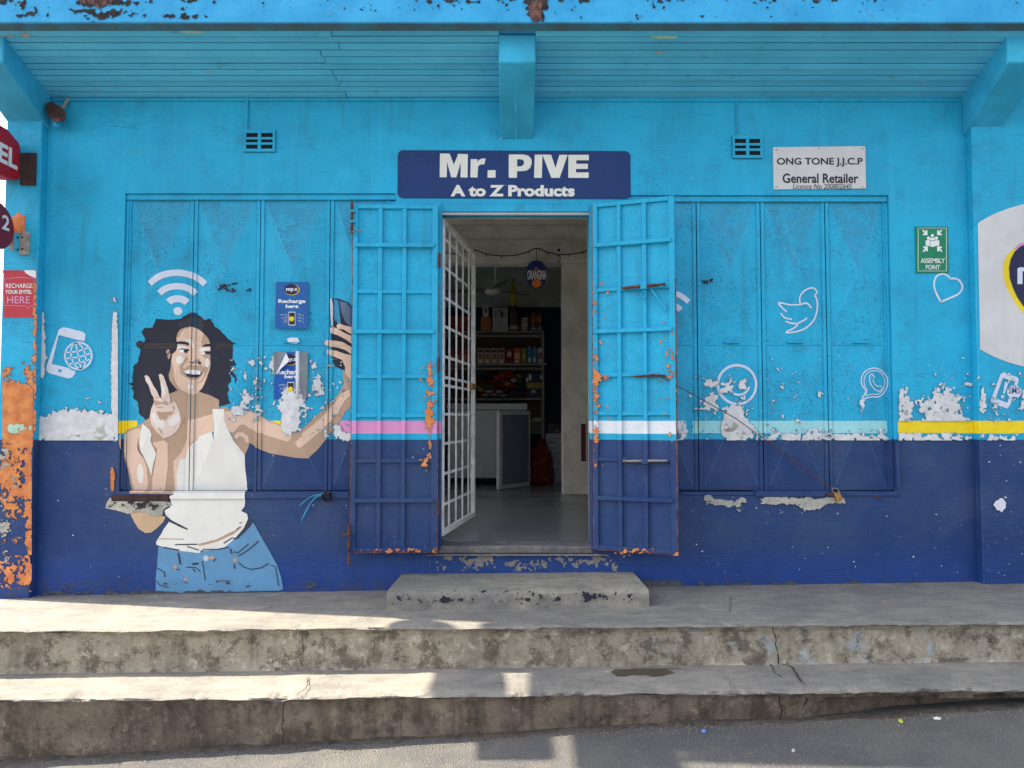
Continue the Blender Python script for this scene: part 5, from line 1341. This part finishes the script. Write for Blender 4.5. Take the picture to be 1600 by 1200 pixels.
for i in range(40):
    a = i * 0.9; r_ = 0.022 + 0.012 * rg.random()
    kn.append(px(511, 776, -0.04) + Vector((r_ * math.cos(a), 0.018 * math.sin(a * 1.7), r_ * 0.9 * math.sin(a))))
MB().tube(kn, 0.005, 5).build('knot', M['black'], rope)
for pts in (([(508, 774), (496, 776), (484, 788), (476, 802), (471, 814)]), ([(506, 773), (492, 774), (480, 780), (468, 790)]), ([(510, 772), (500, 772), (488, 782), (480, 796), (474, 808)])):
    MB().tube(smooth_line([px(x, y, -0.03 - 0.01 * i / 4) for i, (x, y) in enumerate(pts)], n=4), 0.0032, 6).build('strand', M['phone_blue'], rope)

# ================================================================== INSIDE THE SHOP
M['in_wall'] = pm('interior_paint', lin(212, 208, 200), 0.8, 0.14, 4, 0.2, 40)
M['in_dark'] = pm('navy_dado', lin(44, 50, 84), 0.7, 0.1, 4, 0.1)
M['in_ceil'] = pm('ceiling_paint', lin(222, 216, 206), 0.85, 0.1, 3, 0.1)
def floor_mat():
    b = NB('polished_cement_floor')
    n = b.noise(2.5, 6, 0.6); n2 = b.noise(14, 5, 0.6)
    col = b.mix(b.ramp(n, 0.3, 0.7), lin(112, 116, 124), lin(122, 126, 132))
    return b.out(col, 0.27, None, 0, 0.5)
M['in_floor'] = floor_mat()
M['fridge'] = pm('fridge_enamel', lin(196, 200, 206), 0.45, 0.06, 8, 0.05)
M['fridge_inner'] = pm('fridge_liner', lin(112, 124, 142), 0.4, 0.08, 8, 0.05)
M['shelf'] = pm('shelf_steel', lin(148, 144, 136), 0.55, 0.12, 8, 0.1)
M['shelf_dark'] = pm('shelf_back', lin(96, 86, 82), 0.7, 0.12, 8, 0.1)
fz = FLOOR_Z - 0.012
IX0, IX1, PY = -1.75, 1.7, 3.30
CZ = 3.12
MB().box(XL + 0.221, IX1, WT - 0.001, 6.4, fz - 0.1, fz).build('interior_floor', M['in_floor'], shop)
MB().box(IX1, IX1 + 0.1, WT + 0.002, 6.4, fz, CZ).build('interior_side_wall', M['in_wall'], shop)
MB().box(XL + 0.221, IX1 + 0.1, WT + 0.002, 6.4, CZ + 0.001, CZ + 0.1).build('interior_ceiling', M['in_ceil'], shop)
MB().box(XL + 0.221, DR[0], WT + 0.0015, WT + 0.02, fz, CZ).box(DR[1], IX1 + .1, WT + 0.0015, WT + 0.02, fz, CZ).box(DR[0], DR[1], WT + 0.0015, WT + 0.02, DR[3], CZ).build('interior_front_wall', M['in_wall'], shop)
bz = pZ(411, PY)
MB().box(XL + 0.221, IX1, PY, PY + 0.22, bz, CZ).build('interior_beam', M['in_wall'], shop, bevel=0.006)
MB().box(IX0, IX1, PY - 0.02, PY - 0.0005, pZ(380, PY), pZ(376, PY)).build('beam_moulding', M['in_wall'], shop)
pil = MB().box(pX(879, PY), IX1, PY + 0.001, PY + 0.219, fz + 0.001, bz - 0.0005).build('interior_pillar', M['in_wall'], shop, bevel=0.008)
MB().box(XL + 0.221, pX(660, PY), PY + 0.001, PY + 0.219, fz + 0.001, bz - 0.0005).build('interior_pillar', M['in_wall'], shop, bevel=0.008)
MB().box(pX(905.5, PY), pX(917, PY), PY - 0.006, PY + 0.0005, pZ(724, PY), pZ(660, PY)).build('slot_surround', M['plate_white'], pil)
MB().box(pX(907.5, PY), pX(915, PY), PY - 0.011, PY - 0.0065, pZ(721, PY), pZ(662, PY)).build('slot_plate', cm(84, 28, 32), pil)
BW = 5.9
dz = pZ(480, BW)
MB().box(XL + 0.221, IX1, BW, BW + 0.1, dz, CZ).build('back_wall', M['in_wall'], shop)
MB().box(XL + 0.221, IX1, BW - 0.006, BW + 0.1, fz, dz - 0.0005).build('back_wall_dado', M['in_dark'], shop)
# power socket with plug and lead on the interior beam
MB().box(pX(868, PY), pX(880, PY), PY - 0.03, PY - 0.0005, pZ(397, PY), pZ(385, PY)).build('socket_box', M['plate_white'], shop, bevel=0.002)
p0 = px(873, 391, PY - 0.031); MB().tube([p0, p0 + Vector((0, -0.012, 0))], 0.016, 10).build('socket_plug', M['black'], shop)
MB().tube(smooth_line([px(874, 398, PY - 0.02), px(875, 406, PY - 0.02), px(871, 412, PY - 0.02)]), 0.005, 6).build('socket_lead', M['black'], shop)

sl = empty('string_lights', px(840, 388, PY - .03), 'dark string of small lights drooping below the interior beam', 'string lights')
YL = PY - 0.04
pts = smooth_line([px(690, 393, YL), px(715, 397, YL), px(738, 390, YL), px(760, 397, YL), px(790, 400, YL), px(818, 396, YL), px(839, 388, YL), px(855, 394, YL), px(875, 398, YL), px(900, 396, YL), px(925, 390, YL)], n=5)
MB().tube(pts, 0.006, 5).build('cable', M['black'], sl)
for i in range(3, len(pts) - 1, 4):
    p = Vector(pts[i]); MB().tube([p, p + Vector((0, 0, -0.028))], [0.007, 0.004], 6).build('bulb', M['black'], sl)

os_ = empty('round_drink_sign', px(838, 428, PY - 0.05), 'oval navy drink sign with white lettering hanging under the beam', 'sign')
YO = PY - 0.06
MB().prism([px(838 + 17 * math.cos(i * .2618), 428.5 + 22 * math.sin(i * .2618), YO) for i in range(24)], (0, 0.03, 0)).build('sign_disc', M['sign_navy'], os_, bevel=0.004)
lettering('ORANGINA', (824, 422, 854, 437), YO - 0.004, M['sign_cream'], os_, 0.035)
decal('print', M['orange_fruit'], [ellipse(838.5, 443, 7.6, 6.4, 18)], 0, os_, surf=flat(YO - 0.0005))
decal('print', M['orange_fruit'], [[(835, 421), (838, 416.5), (842, 421)]], 0, os_, surf=flat(YO - 0.0005))
MB().tube([px(838, 407, YO + .015), px(838, 388, YO + .015)], 0.003, 5).build('hanger', M['black'], os_)

fan = empty('ceiling_fan', px(769, 455, 4.3), 'cream ceiling fan hanging in the back room', 'fan')
YF = 4.3
MB().tube([px(774, 446, YF), px(774, 380, YF)], 0.016, 8).build('rod', M['sign_cream'], fan)
MB().lathe(px(770, 455, YF), [(0.03, -0.045), (0.085, -0.03), (0.1, 0.0), (0.085, 0.03), (0.04, 0.05)], 20).build('motor', M['sign_cream'], fan, smooth=True)
hub = px(770, 453, YF)
for an in (165, 285, 45):
    d_ = Vector((math.cos(R(an)), math.sin(R(an)), 0)); sd_ = Vector((-d_.y, d_.x, 0.18))
    o_ = hub + d_ * 0.09
    MB().obox(o_ - sd_ * 0.055, d_ * 0.5, sd_ * 0.11, (0, 0, 0.008)).build('blade', cm(120, 112, 98), fan, bevel=0.003)

# shelving
SY = 4.95
sh = empty('shelf_unit', (pX(760, SY), SY, fz), 'tall grey steel shelf unit stocked with groceries in the back room', 'shelf')
xl, xr = pX(676, SY), pX(850.5, SY)
zs = {'a': pZ(517, SY), 'b': pZ(568, SY), 'c': pZ(622, SY), 'd': pZ(675.5, SY)}
for x in (xl, xr - 0.028):
    for y in (SY, SY + 0.37): MB().box(x, x + 0.028, y, y + 0.028, fz, zs['a'] + 0.012).build('upright', M['shelf'], sh)
for k, z in zs.items():
    MB().box(xl + 0.0285, xr - 0.0285, SY + 0.002, SY + 0.39, z - 0.022, z).build('shelf_board', M['shelf'], sh, bevel=0.002)
    if k in 'ab': MB().box(xl + 0.0285, xr - 0.0285, SY + 0.03, SY + 0.045, z - 0.075, z - 0.05).build('shelf_rail', M['shelf'], sh)
MB().box(xl + 0.001, xr - 0.001, SY + 0.40, SY + 0.41, zs['d'], zs['a']).build('back_panel', M['shelf_dark'], sh)
MB().lathe(px(852.5, 569, SY - 0.01), [(0.004, -0.014), (0.014, -0.008), (0.014, 0.008), (0.004, 0.014)], 10).build('knob', M['plate_white'], sh)

def carton(name, label, cat, x0, y0, x1, zb_, Yf, depth, c, panels=(), cap=None, group=None):
    """a box standing on height zb_, drawn between photo columns x0..x1 with its top at row y0"""
    X0, X1, Z1 = pX(x0, Yf), pX(x1, Yf), pZ(y0, Yf)
    t = empty(name, ((X0 + X1) / 2, Yf + depth / 2, zb_), label, cat, group)
    MB().box(X0, X1, Yf, Yf + depth, zb_ + 0.001, Z1).build('carton_body', cm(*c), t, bevel=0.003)
    W_, H_ = X1 - X0, Z1 - zb_
    for (u0, v0, u1, v1, pc_) in panels:
        MB().box(X0 + u0 * W_, X0 + u1 * W_, Yf - 0.0015, Yf - 0.0004, zb_ + v0 * H_, zb_ + v1 * H_).build('print_panel', cm(*pc_), t)
    if cap: MB().lathe(((X0 + X1) / 2, Yf + depth / 2, Z1), [(0.013, -0.002), (0.013, 0.02), (0.010, 0.022)], 10).build('cap', cm(*cap), t)
    return t
F = SY + 0.03
for i, x in enumerate((745.5, 756.5, 767.5, 778.8)):
    carton('drink_carton', ('leftmost', 'second', 'third', 'rightmost')[i] + ' of four beige and white drink cartons on the second shelf', 'carton', x, 544, x + 9.6, zs['b'], F, .09, (206, 190, 170), ((.1, .72, .9, .92, (60, 62, 66)), (.2, .3, .8, .62, (150, 110, 80)), (.3, .08, .7, .2, (230, 228, 222))), group='beige drink cartons on the second shelf')
carton('drink_carton', 'red drink carton with pale label beside the beige cartons', 'carton', 791, 546, 800.5, zs['b'], F, .09, (176, 56, 44), ((.15, .5, .85, .85, (222, 180, 160)), (.2, .15, .8, .42, (120, 40, 36))))
carton('drink_carton', 'orange red drink carton between red carton and green carton', 'carton', 802.5, 544, 813.5, zs['b'], F, .09, (206, 92, 52), ((.15, .3, .85, .7, (226, 190, 160)), (.25, .08, .75, .22, (230, 224, 214))))
carton('drink_carton', 'yellow green drink carton on the second shelf', 'carton', 815, 544, 822.2, zs['b'], F, .09, (132, 150, 60), ((.2, .3, .8, .6, (196, 186, 70)),))
for x in (824, 832):
    carton('drink_carton', ('left' if x < 830 else 'right') + ' one of two blue capped drink cartons on the second shelf', 'carton', x, 544, x + 7, zs['b'], F, .09, (70, 130, 176), ((.2, .1, .8, .4, (210, 214, 222)),), cap=(206, 210, 214), group='blue capped cartons')
carton('drink_carton', 'white and red drink carton at the right end of second shelf', 'carton', 840.5, 543, 848, zs['b'], F, .09, (206, 196, 190), ((.15, .3, .85, .7, (186, 60, 50)),))
for i, x in enumerate((700, 711, 722, 732)):
    carton('drink_carton', ('leftmost', 'second', 'third', 'rightmost')[i] + ' of four red drink cartons seen through the white gate', 'carton', x, 545, x + 9, zs['b'], F, .09, (176, 62, 52), ((.2, .2, .8, .6, (210, 140, 110)),), group='red cartons behind the gate')
# top shelf
carton('storage_box', 'small orange brown box on top of the shelf unit', 'box', 751, 495, 767, zs['a'], F, .2, (190, 110, 60))
carton('paper_carton', 'narrow white carton standing on the orange brown box', 'carton', 754, 476, 763, pZ(495, F) + 0.001, F + .02, .12, (204, 202, 204), ((.3, .35, .75, .75, (110, 112, 120)),))
carton('paper_carton', 'large white printed carton on top of the shelf unit', 'carton', 769.5, 481, 793, zs['a'], F, .2, (188, 186, 190), ((.1, .55, .3, .92, (140, 140, 148)), (.36, .52, .9, .94, (160, 158, 166)), (.55, .6, .72, .84, (180, 90, 96)), (.1, .08, .9, .44, (166, 166, 172))))
for i, (x, c) in enumerate(((700, (150, 54, 50)), (712, (176, 70, 56)), (724, (140, 56, 54)))):
    carton('storage_box', ('dark red', 'bright red', 'maroon')[i] + ' box on the top shelf seen through the white gate', 'box', x, 494, x + 11, zs['a'], F, .16, c)
def bottle(name, label, x, ytop, r, zb_, Yf, c, cap, lab=None, cat='bottle', neck=0.35, group=None):
    X, Z1 = pX(x, Yf), pZ(ytop, Yf); H = Z1 - zb_
    t = empty(name, (X, Yf, zb_), label, cat, group)
    MB().lathe((X, Yf, zb_), [(r * .9, 0.001), (r, .02 * H), (r, .55 * H), (r * neck * 1.6, .75 * H), (r * neck, .85 * H), (r * neck, .93 * H)], 14).build('bottle_body', cm(*c), t, smooth=True)
    MB().lathe((X, Yf, zb_), [(r * neck * 1.15, .931 * H), (r * neck * 1.15, H)], 12).build('cap', cm(*cap), t)
    if lab: MB().lathe((X, Yf, zb_), [(r * 1.02, lab[0] * H), (r * 1.02, lab[1] * H)], 14).build('label_band', cm(*lab[2]), t, smooth=True)
    return t
jz = zs['a']
def jar(label, x, ytop, r, zb_, Yf, c, lidc, bands=(), group=None, cat='jar', name='storage_jar'):
    X, Z1 = pX(x, Yf), pZ(ytop, Yf); H = Z1 - zb_
    t = empty(name, (X, Yf, zb_), label, cat, group)
    MB().lathe((X, Yf, zb_), [(r * .94, 0.001), (r, .06 * H), (r, .78 * H), (r * .86, .85 * H)], 16).build('jar_body', cm(*c), t, smooth=True)
    MB().lathe((X, Yf, zb_), [(r * .9, .851 * H), (r * .9, H)], 14).build('lid', cm(*lidc), t)
    for a_, b2, cc in bands: MB().lathe((X, Yf, zb_), [(r * 1.02, a_ * H), (r * 1.02, b2 * H)], 16).build('label_band', cm(*cc), t, smooth=True)
    return t
jar('dark brown wide jar carrying the tall yellow bottle', 802, 479, .068, jz, F + .07, (92, 76, 76), (60, 52, 56), ((.06, .22, (190, 184, 178)),))
bottle('tall_bottle', 'tall yellow labelled bottle standing above the shelf unit', 802, 436, .042, pZ(479, F + .07) + 0.001, F + .07, (176, 160, 60), (120, 130, 110), (.08, .5, (200, 176, 56)), neck=.4)
jar('lower clear tin of two stacked beside the brown jar', 820.5, 507, .05, jz, F + .06, (170, 172, 172), (208, 208, 206), group=None, cat='tin', name='food_tin')
jar('upper clear tin of two stacked beside the brown jar', 820.5, 497, .048, pZ(507, F + .06) + 0.001, F + .06, (160, 162, 160), (196, 196, 196), cat='tin', name='food_tin')
jar('brown jar with orange band, left of two at shelf end', 833.5, 488, .034, jz, F + .05, (120, 92, 72), (90, 60, 46), ((.5, .72, (170, 110, 60)), (.05, .2, (180, 176, 170))))
jar('brown jar with orange band, right of two at shelf end', 842.5, 488, .034, jz, F + .05, (116, 88, 70), (96, 64, 48), ((.5, .72, (176, 112, 62)), (.05, .2, (176, 172, 166))))
# packets piled on the third shelf
def packet(label, x, y, w, h, Yf, c, rng_, group=None, cat='packet'):
    P = px(x, y, Yf); n = 10; mb_ = MB(); vs = []; fs = []
    for j in range(5):
        for i in range(n):
            a_ = 2 * math.pi * i / n; k_ = math.sin(math.pi * (j + 0.15) / 4.3) ** .6 if 0 < j < 4 else .35
            vs.append((P.x + w * math.cos(a_) * k_ * rng_.uniform(.85, 1.1), Yf + .04 + .06 * math.sin(a_) * k_ * rng_.uniform(.85, 1.1), P.z - h + 2 * h * j / 4 + rng_.uniform(-.1, .1) * h))
    for j in range(4):
        for i in range(n): fs.append((j * n + i, j * n + (i + 1) % n, (j + 1) * n + (i + 1) % n, (j + 1) * n + i))
    fs += [tuple(reversed(range(n))), tuple(range(4 * n, 5 * n))]
    o = mb_.add(vs, fs).build('snack_packet', cm(*c), None)
    return tag(o, label, cat, group)
rgp = random.Random(12)
pcount = {}
pal = {'red': (150, 34, 46), 'crimson': (178, 40, 62), 'brown': (120, 74, 50), 'green': (44, 96, 66), 'yellow': (176, 140, 50)}
for k_, x, y in (('brown', 748, 596), ('brown', 758, 602), ('yellow', 752, 609), ('red', 770, 596), ('red', 781, 603), ('red', 774, 610), ('red', 790, 610), ('crimson', 788, 594), ('crimson', 799, 588), ('crimson', 800, 602), ('green', 810, 596), ('green', 811, 606), ('red', 726, 604), ('brown', 712, 606)):
    pcount[k_] = pcount.get(k_, 0) + 1
    packet('%s snack packet, number %s of its colour from the pile\'s back left' % (k_, ('one', 'two', 'three', 'four', 'five')[pcount[k_] - 1]), x, y, .055, .028, F + .02 + .02 * rgp.random(), pal[k_], rgp, group=k_ + ' packets on the third shelf')
for nm_, c_, x, y in (('maroon', (96, 26, 34), 764, 590), ('pink', (196, 92, 110), 776, 590), ('orange', (196, 100, 44), 784, 586), ('gold', (190, 150, 60), 793, 600), ('purple', (86, 50, 96), 806, 610), ('teal', (40, 108, 112), 815, 602), ('scarlet', (190, 44, 40), 794, 582), ('tan', (170, 134, 96), 744, 604),
                      ('olive', (110, 110, 50), 768, 604), ('dark blue', (36, 52, 100), 754, 588), ('cream', (206, 196, 170), 803, 594), ('lime', (130, 160, 60), 812, 588), ('black', (36, 34, 36), 736, 596), ('silver', (160, 162, 168), 718, 596), ('lilac', (150, 120, 170), 704, 604)):
    packet('%s snack packet tucked into the heap on the third shelf' % nm_, x, y, .05, .03, F + .03 + .04 * rgp.random(), c_, rgp, group='assorted packets on the third shelf')
for i, (x, y) in enumerate(((758, 617), (772, 616.5), (786, 617.5), (765, 611.5), (780, 612))):
    packet(('bottom left', 'bottom middle', 'bottom right', 'top left', 'top right')[i] + ' flat white packet in the low pile on the third shelf', x, y, .06, .016, F - 0.0, (196, 196, 200), rgp, group='white packets on third shelf')
carton('storage_box', 'yellow box between navy packs on the third shelf', 'box', 823, 598, 848, pZ(607, F) , F, .15, (178, 146, 66))
carton('soap_pack', 'navy pack below the yellow box on the third shelf', 'pack', 822, 607.3, 848, zs['c'], F, .16, (30, 40, 74), ((.35, .55, .55, .85, (200, 206, 216)),))
carton('soap_pack', 'navy pack with white print above the yellow box', 'pack', 821, 584, 848, pZ(598, F) + .001, F, .14, (34, 46, 86), ((.04, .1, .16, .6, (214, 218, 226)), (.2, .3, .34, .95, (214, 218, 226)), (.86, .4, .95, .8, (206, 212, 220))))
# wire basket on the low shelf
bk = empty('wire_basket', (pX(838, SY), SY + .1, zs['d']), 'dark wire basket with white cloth on the low shelf', 'basket')
bx0, bx1, bz0, bz1 = pX(829, SY + .02), pX(847, SY + .02), zs['d'] + 0.002, pZ(655, SY + .02)
for i in range(8):
    x = bx0 + (bx1 - bx0) * i / 7; MB().tube([(x, SY + .02, bz0), (x, SY + .02, bz1)], 0.0035, 5).build('wire', M['grey_metal'], bk)
for i in range(5):
    z = bz0 + 0.005 + (bz1 - bz0 - .006) * i / 4; MB().tube([(bx0, SY + .016, z), (bx1, SY + .016, z), (bx1, SY + .25, z), (bx0, SY + .25, z), (bx0, SY + .016, z)], 0.0035, 5).build('wire', M['grey_metal'], bk)
MB().lathe((pX(840, SY + .1), SY + .1, bz1 - .01), [(.07, -.02), (.075, .0), (.05, .025), (.015, .03)], 9, 1, .8).build('cloth', M['plate_white'], bk, smooth=True)

# low fridge with its door swung open
fr_ = empty('open_fridge', (pX(770, 4.35), 4.4, fz), 'low white fridge with its door swung open in the back room', 'fridge')
YB = 4.36
fx0, fx1 = pX(700, YB), pX(823, YB)
ft, fb = pZ(641, YB), pZ(747, YB)
MB().box(fx0, fx1, YB, YB + 0.5, fb, ft).build('cabinet', M['fridge'], fr_, bevel=0.008)
MB().box(fx0 - 0.01, fx1 + 0.005, YB - 0.012, YB + 0.5, ft + 0.006, pZ(630.5, YB)).build('worktop', M['fridge'], fr_, bevel=0.006)
MB().box(fx0, fx1, YB + 0.01, YB + 0.5, ft + 0.0005, ft + 0.0055).build('seal', M['black'], fr_)
for x in (fx0 + .05, pX(748, YB)): MB().tube([(x, YB + .06, fz), (x, YB + .06, fb)], 0.018, 8).build('foot', M['black'], fr_)
ha, hb_ = Vector((pX(829, YB - .02), YB - .02, 0)), Vector((pX(780, 3.86), 3.86, 0))
e_ = (hb_ - ha); dl = e_.length; e_.normalize(); n_ = Vector((-e_.y, e_.x, 0))
if n_.x < 0: n_ = -n_
dzb, dzt = pZ(765, 3.86), pZ(641, 3.86)
dr = MB().obox(ha + Vector((0, 0, dzb)), e_ * dl, -n_ * 0.045, (0, 0, dzt - dzb)).build('fridge_door', M['fridge'], fr_, bevel=0.008)
MB().obox(ha + Vector((0, 0, dzb + .05)) + e_ * .05 + n_ * 0.0015, e_ * (dl - .1), n_ * 0.01, (0, 0, dzt - dzb - .1)).build('door_liner', M['fridge_inner'], dr, bevel=0.004)
# onion sack
sk = empty('onion_sack', (pX(846, 4.5), 4.6, fz), 'red net sack of onions standing on the floor beside the fridge', 'sack')
M['sack'] = pm('red_net', lin(112, 30, 30), 0.95, 0.2, 40, 0.6, 120)
M['onion'] = pm('onion_skin', lin(150, 62, 50), 0.7, 0.25, 14, 0.1)
cx, cy = pX(845, 4.55), 4.62
zt = pZ(686, 4.5)
H = zt - fz
rg = random.Random(5)
n = 22; prof = [(.10, 0.002), (.135, .05), (.145, .2), (.14, .4), (.125, .58), (.10, .74), (.06, .86), (.03, .92), (.05, 1.0)]
vs, fs = [], []
for j, (r_, t_) in enumerate(prof):
    for i in range(n):
        a_ = 2 * math.pi * i / n
        rr = r_ * (1 + .07 * mnoise.noise((math.cos(a_) * 3, math.sin(a_) * 3, t_ * 7)))
        vs.append((cx + rr * math.cos(a_) + .015 * t_, cy + rr * .85 * math.sin(a_), fz + t_ * H))
for j in range(len(prof) - 1):
    for i in range(n): fs.append((j * n + i, j * n + (i + 1) % n, (j + 1) * n + (i + 1) % n, (j + 1) * n + i))
fs.append(tuple(reversed(range(n))))
MB().add(vs, fs).build('net_bag', M['sack'], sk, smooth=True)
for i in range(34):
    a_ = rg.uniform(math.pi, 2 * math.pi); t_ = rg.uniform(.05, .78); r_ = np.interp(t_, [p[1] for p in prof], [p[0] for p in prof]) - .004
    MB().lathe((cx + r_ * math.cos(a_), cy + r_ * .85 * math.sin(a_), fz + t_ * H), [(.008, -.027), (.024, -.017), (.03, 0), (.024, .017), (.008, .027)], 8).build('onion', M['onion'], sk, smooth=True)
# cartons stacked at the back
for i, (y0_, y1_, t_) in enumerate(((677, 700, 'top'), (700, 722, 'middle'), (722, 744, 'bottom'))):
    carton('shipping_carton', 'pale shipping carton, %s of the stack beside the pillar' % t_, 'carton', 853, y0_ + .5, 878, (pZ(y1_, 4.9) if i < 2 else fz), 4.9, .35, (176, 180, 190), ((.1, .3, .6, .5, (130, 136, 150)), (.1, .62, .8, .7, (140, 146, 158))))
carton('storage_box', 'dark brown box on top of the carton stack', 'box', 856, 661, 876, pZ(677, 4.9) + .001, 4.92, .25, (70, 58, 54), ((.6, .1, .85, .4, (130, 110, 80)),))

# wet brown stain on the lower step
stn = []
for i in range(40):
    a_ = 2 * math.pi * i / 40; k_ = 1 + .6 * mnoise.fractal((math.cos(a_) * 1.6, math.sin(a_) * 1.6, 4.4), .8, 2.1, 4)
    p = on_step(1008 + 58 * math.cos(a_) * k_, 1052 + 11 * math.sin(a_) * k_); p.z = st_z(p.x) - 0.0015; stn.append(p)
MB().add(stn, [tuple(range(40))[::-1]]).build('damp_stain', M['damp'], step)
# bare patches on the soffit where paint has dropped off
for x, y, w_, h_ in ((4, 58, 6, 4), (16, 56, 8, 3), (40, 54, 10, 4), (150, 141, 4, 2), (255, 145, 3, 2), (325, 112, 3, 2), (1030, 81, 7, 2.5), (1393, 120, 6, 2.5), (1440, 129, 5, 2), (300, 45.5, 26, 2.5), (1040, 57, 30, 3)):
    t_ = max(0.03, min(0.97, (153 - y) / 106)); c_ = None
    for _ in range(6):
        s_ = sof(t_); q_ = px(x, y, s_.y); t_ += (q_.z - s_.z) * 0.4; t_ = max(0.03, min(0.98, t_))
    rg_ = random.Random(int(x)); ring = []
    for i in range(7):
        a_ = 6.283 * i / 7; dx, dt = w_ * math.cos(a_) * rg_.uniform(.5, 1.1) / 265, h_ * math.sin(a_) * rg_.uniform(.5, 1.1) / 106
        s_ = sof(t_ + dt) - e_n * 0.0032; s_.x = q_.x + dx; ring.append(s_)
    MB().add(ring, [tuple(range(7))]).build('peeled_paint', M['cement'] if w_ < 20 else M['greenpaint'], canopy)
# ================================================================== LITTER
def litter(name, label, cat, c, pts, lift, mat=None):
    vs = [Vector(p) for p in pts]; ctr = sum(vs, Vector()) / len(vs) + Vector((0, 0, lift))
    k = len(vs); low = [v - Vector((0, 0, .002)) for v in vs]
    o = MB().add(vs + [ctr] + low, [(i, (i + 1) % k, k) for i in range(k)] + [(i, i + k + 1, (i + 1) % k + k + 1, (i + 1) % k) for i in range(k)]).build(name, mat or cm(*c), None)
    return tag(o, label, cat)
def on_road(x, y):
    z = -0.4
    for _ in range(4):
        p = at_floor(x, y, z); z = road_z(p.x, p.y) + 0.004
    return at_floor(x, y, z)
litter('paper_scrap', 'crumpled pale blue paper scrap on the lower step at right', 'litter', (150, 196, 226), [on_step(x, y) + Vector((0, 0, .006)) for x, y in ((1560, 1041), (1564, 1036.5), (1574, 1040), (1580, 1042), (1570, 1044), (1563, 1044))], .012)
litter('fallen_leaf', 'small yellow green leaf on the road below the steps', 'leaf', (176, 180, 70), [on_road(x, y) for x, y in ((1403, 1125), (1407, 1122), (1411, 1126), (1411, 1129), (1405, 1128))], .006)
litter('paper_scrap', 'small white paper scrap on the road right of the leaf', 'litter', (214, 210, 200), [on_road(x, y) for x, y in ((1458, 1121), (1464, 1119.5), (1471, 1121.5), (1469, 1124), (1460, 1123.5))], .005)
litter('paper_scrap', 'tiny blue plastic scrap on the road near the cracked step', 'litter', (90, 130, 200), [on_road(x, y) for x, y in ((1096, 1142), (1100, 1139), (1104, 1141), (1103, 1144), (1098, 1144.5))], .008)
litter('road_pebble', 'round grey pebble on the road at the lower right', 'pebble', (168, 166, 162), [on_road(1240 + 3.4 * math.cos(a * .785), 1172 + 2.6 * math.sin(a * .785)) for a in range(8)], .007)
gt = MB(); rg = random.Random(21)
for _ in range(420):
    x, y = rg.uniform(-2.6, 2.6), rg.uniform(-2.4, -1.27); r_ = rg.uniform(.002, .006); z = road_z(x, y)
    gt.add([(x + r_, y, z), (x - r_ * .5, y + r_ * .8, z), (x - r_ * .5, y - r_ * .8, z), (x, y, z + r_ * 1.1)], [(0, 1, 3), (1, 2, 3), (2, 0, 3)])
for _ in range(900):                                  # dirt and grit gathered at the foot of the step
    x = rg.uniform(-2.7, 2.9); y = st_y(x) - 0.005 + rg.gauss(0, .018) - abs(rg.gauss(0, .03)); r_ = rg.uniform(.002, .0065) * (1.5 if rg.random() < .06 else 1); z = road_z(x, y)
    gt.add([(x + r_, y, z), (x - r_ * .5, y + r_ * .8, z), (x - r_ * .5, y - r_ * .8, z), (x, y, z + r_ * 1.1)], [(0, 1, 3), (1, 2, 3), (2, 0, 3)])
tag(gt.build('road_grit', cm(112, 108, 102), None), 'fine loose grit scattered over the asphalt', None, None, 'stuff')


ds = MB(); nn = 420
for i in range(nn + 1):
    x = -3.2 + 6.4 * i / nn; y0_ = st_y(x) + 0.06; wd = 0.02 + 0.035 * mnoise.fractal((x * 5, 1.1, 0.4), .8, 2.1, 4)
    for k_, t_ in enumerate((0, .45, .8, 1.0)):
        y = y0_ - (wd + .05) * t_; ds.v.append((x, y, road_z(x, y) + (0.009, 0.009, 0.004, -0.004)[k_] + .004 * mnoise.noise((x * 20, y * 20, 2.0))))
for i in range(nn):
    for k_ in range(3): a_ = i * 4 + k_; ds.f.append((a_, a_ + 1, a_ + 5, a_ + 4))
M['kerb_dirt'] = pm('gutter_dirt', lin(84, 78, 72), 0.95, 0.25, 30, 0.8, 120)
tag(ds.build('gutter_dirt', M['kerb_dirt'], None, smooth=True), 'dark dirt gathered where the lower step meets the road', None, None, 'stuff')
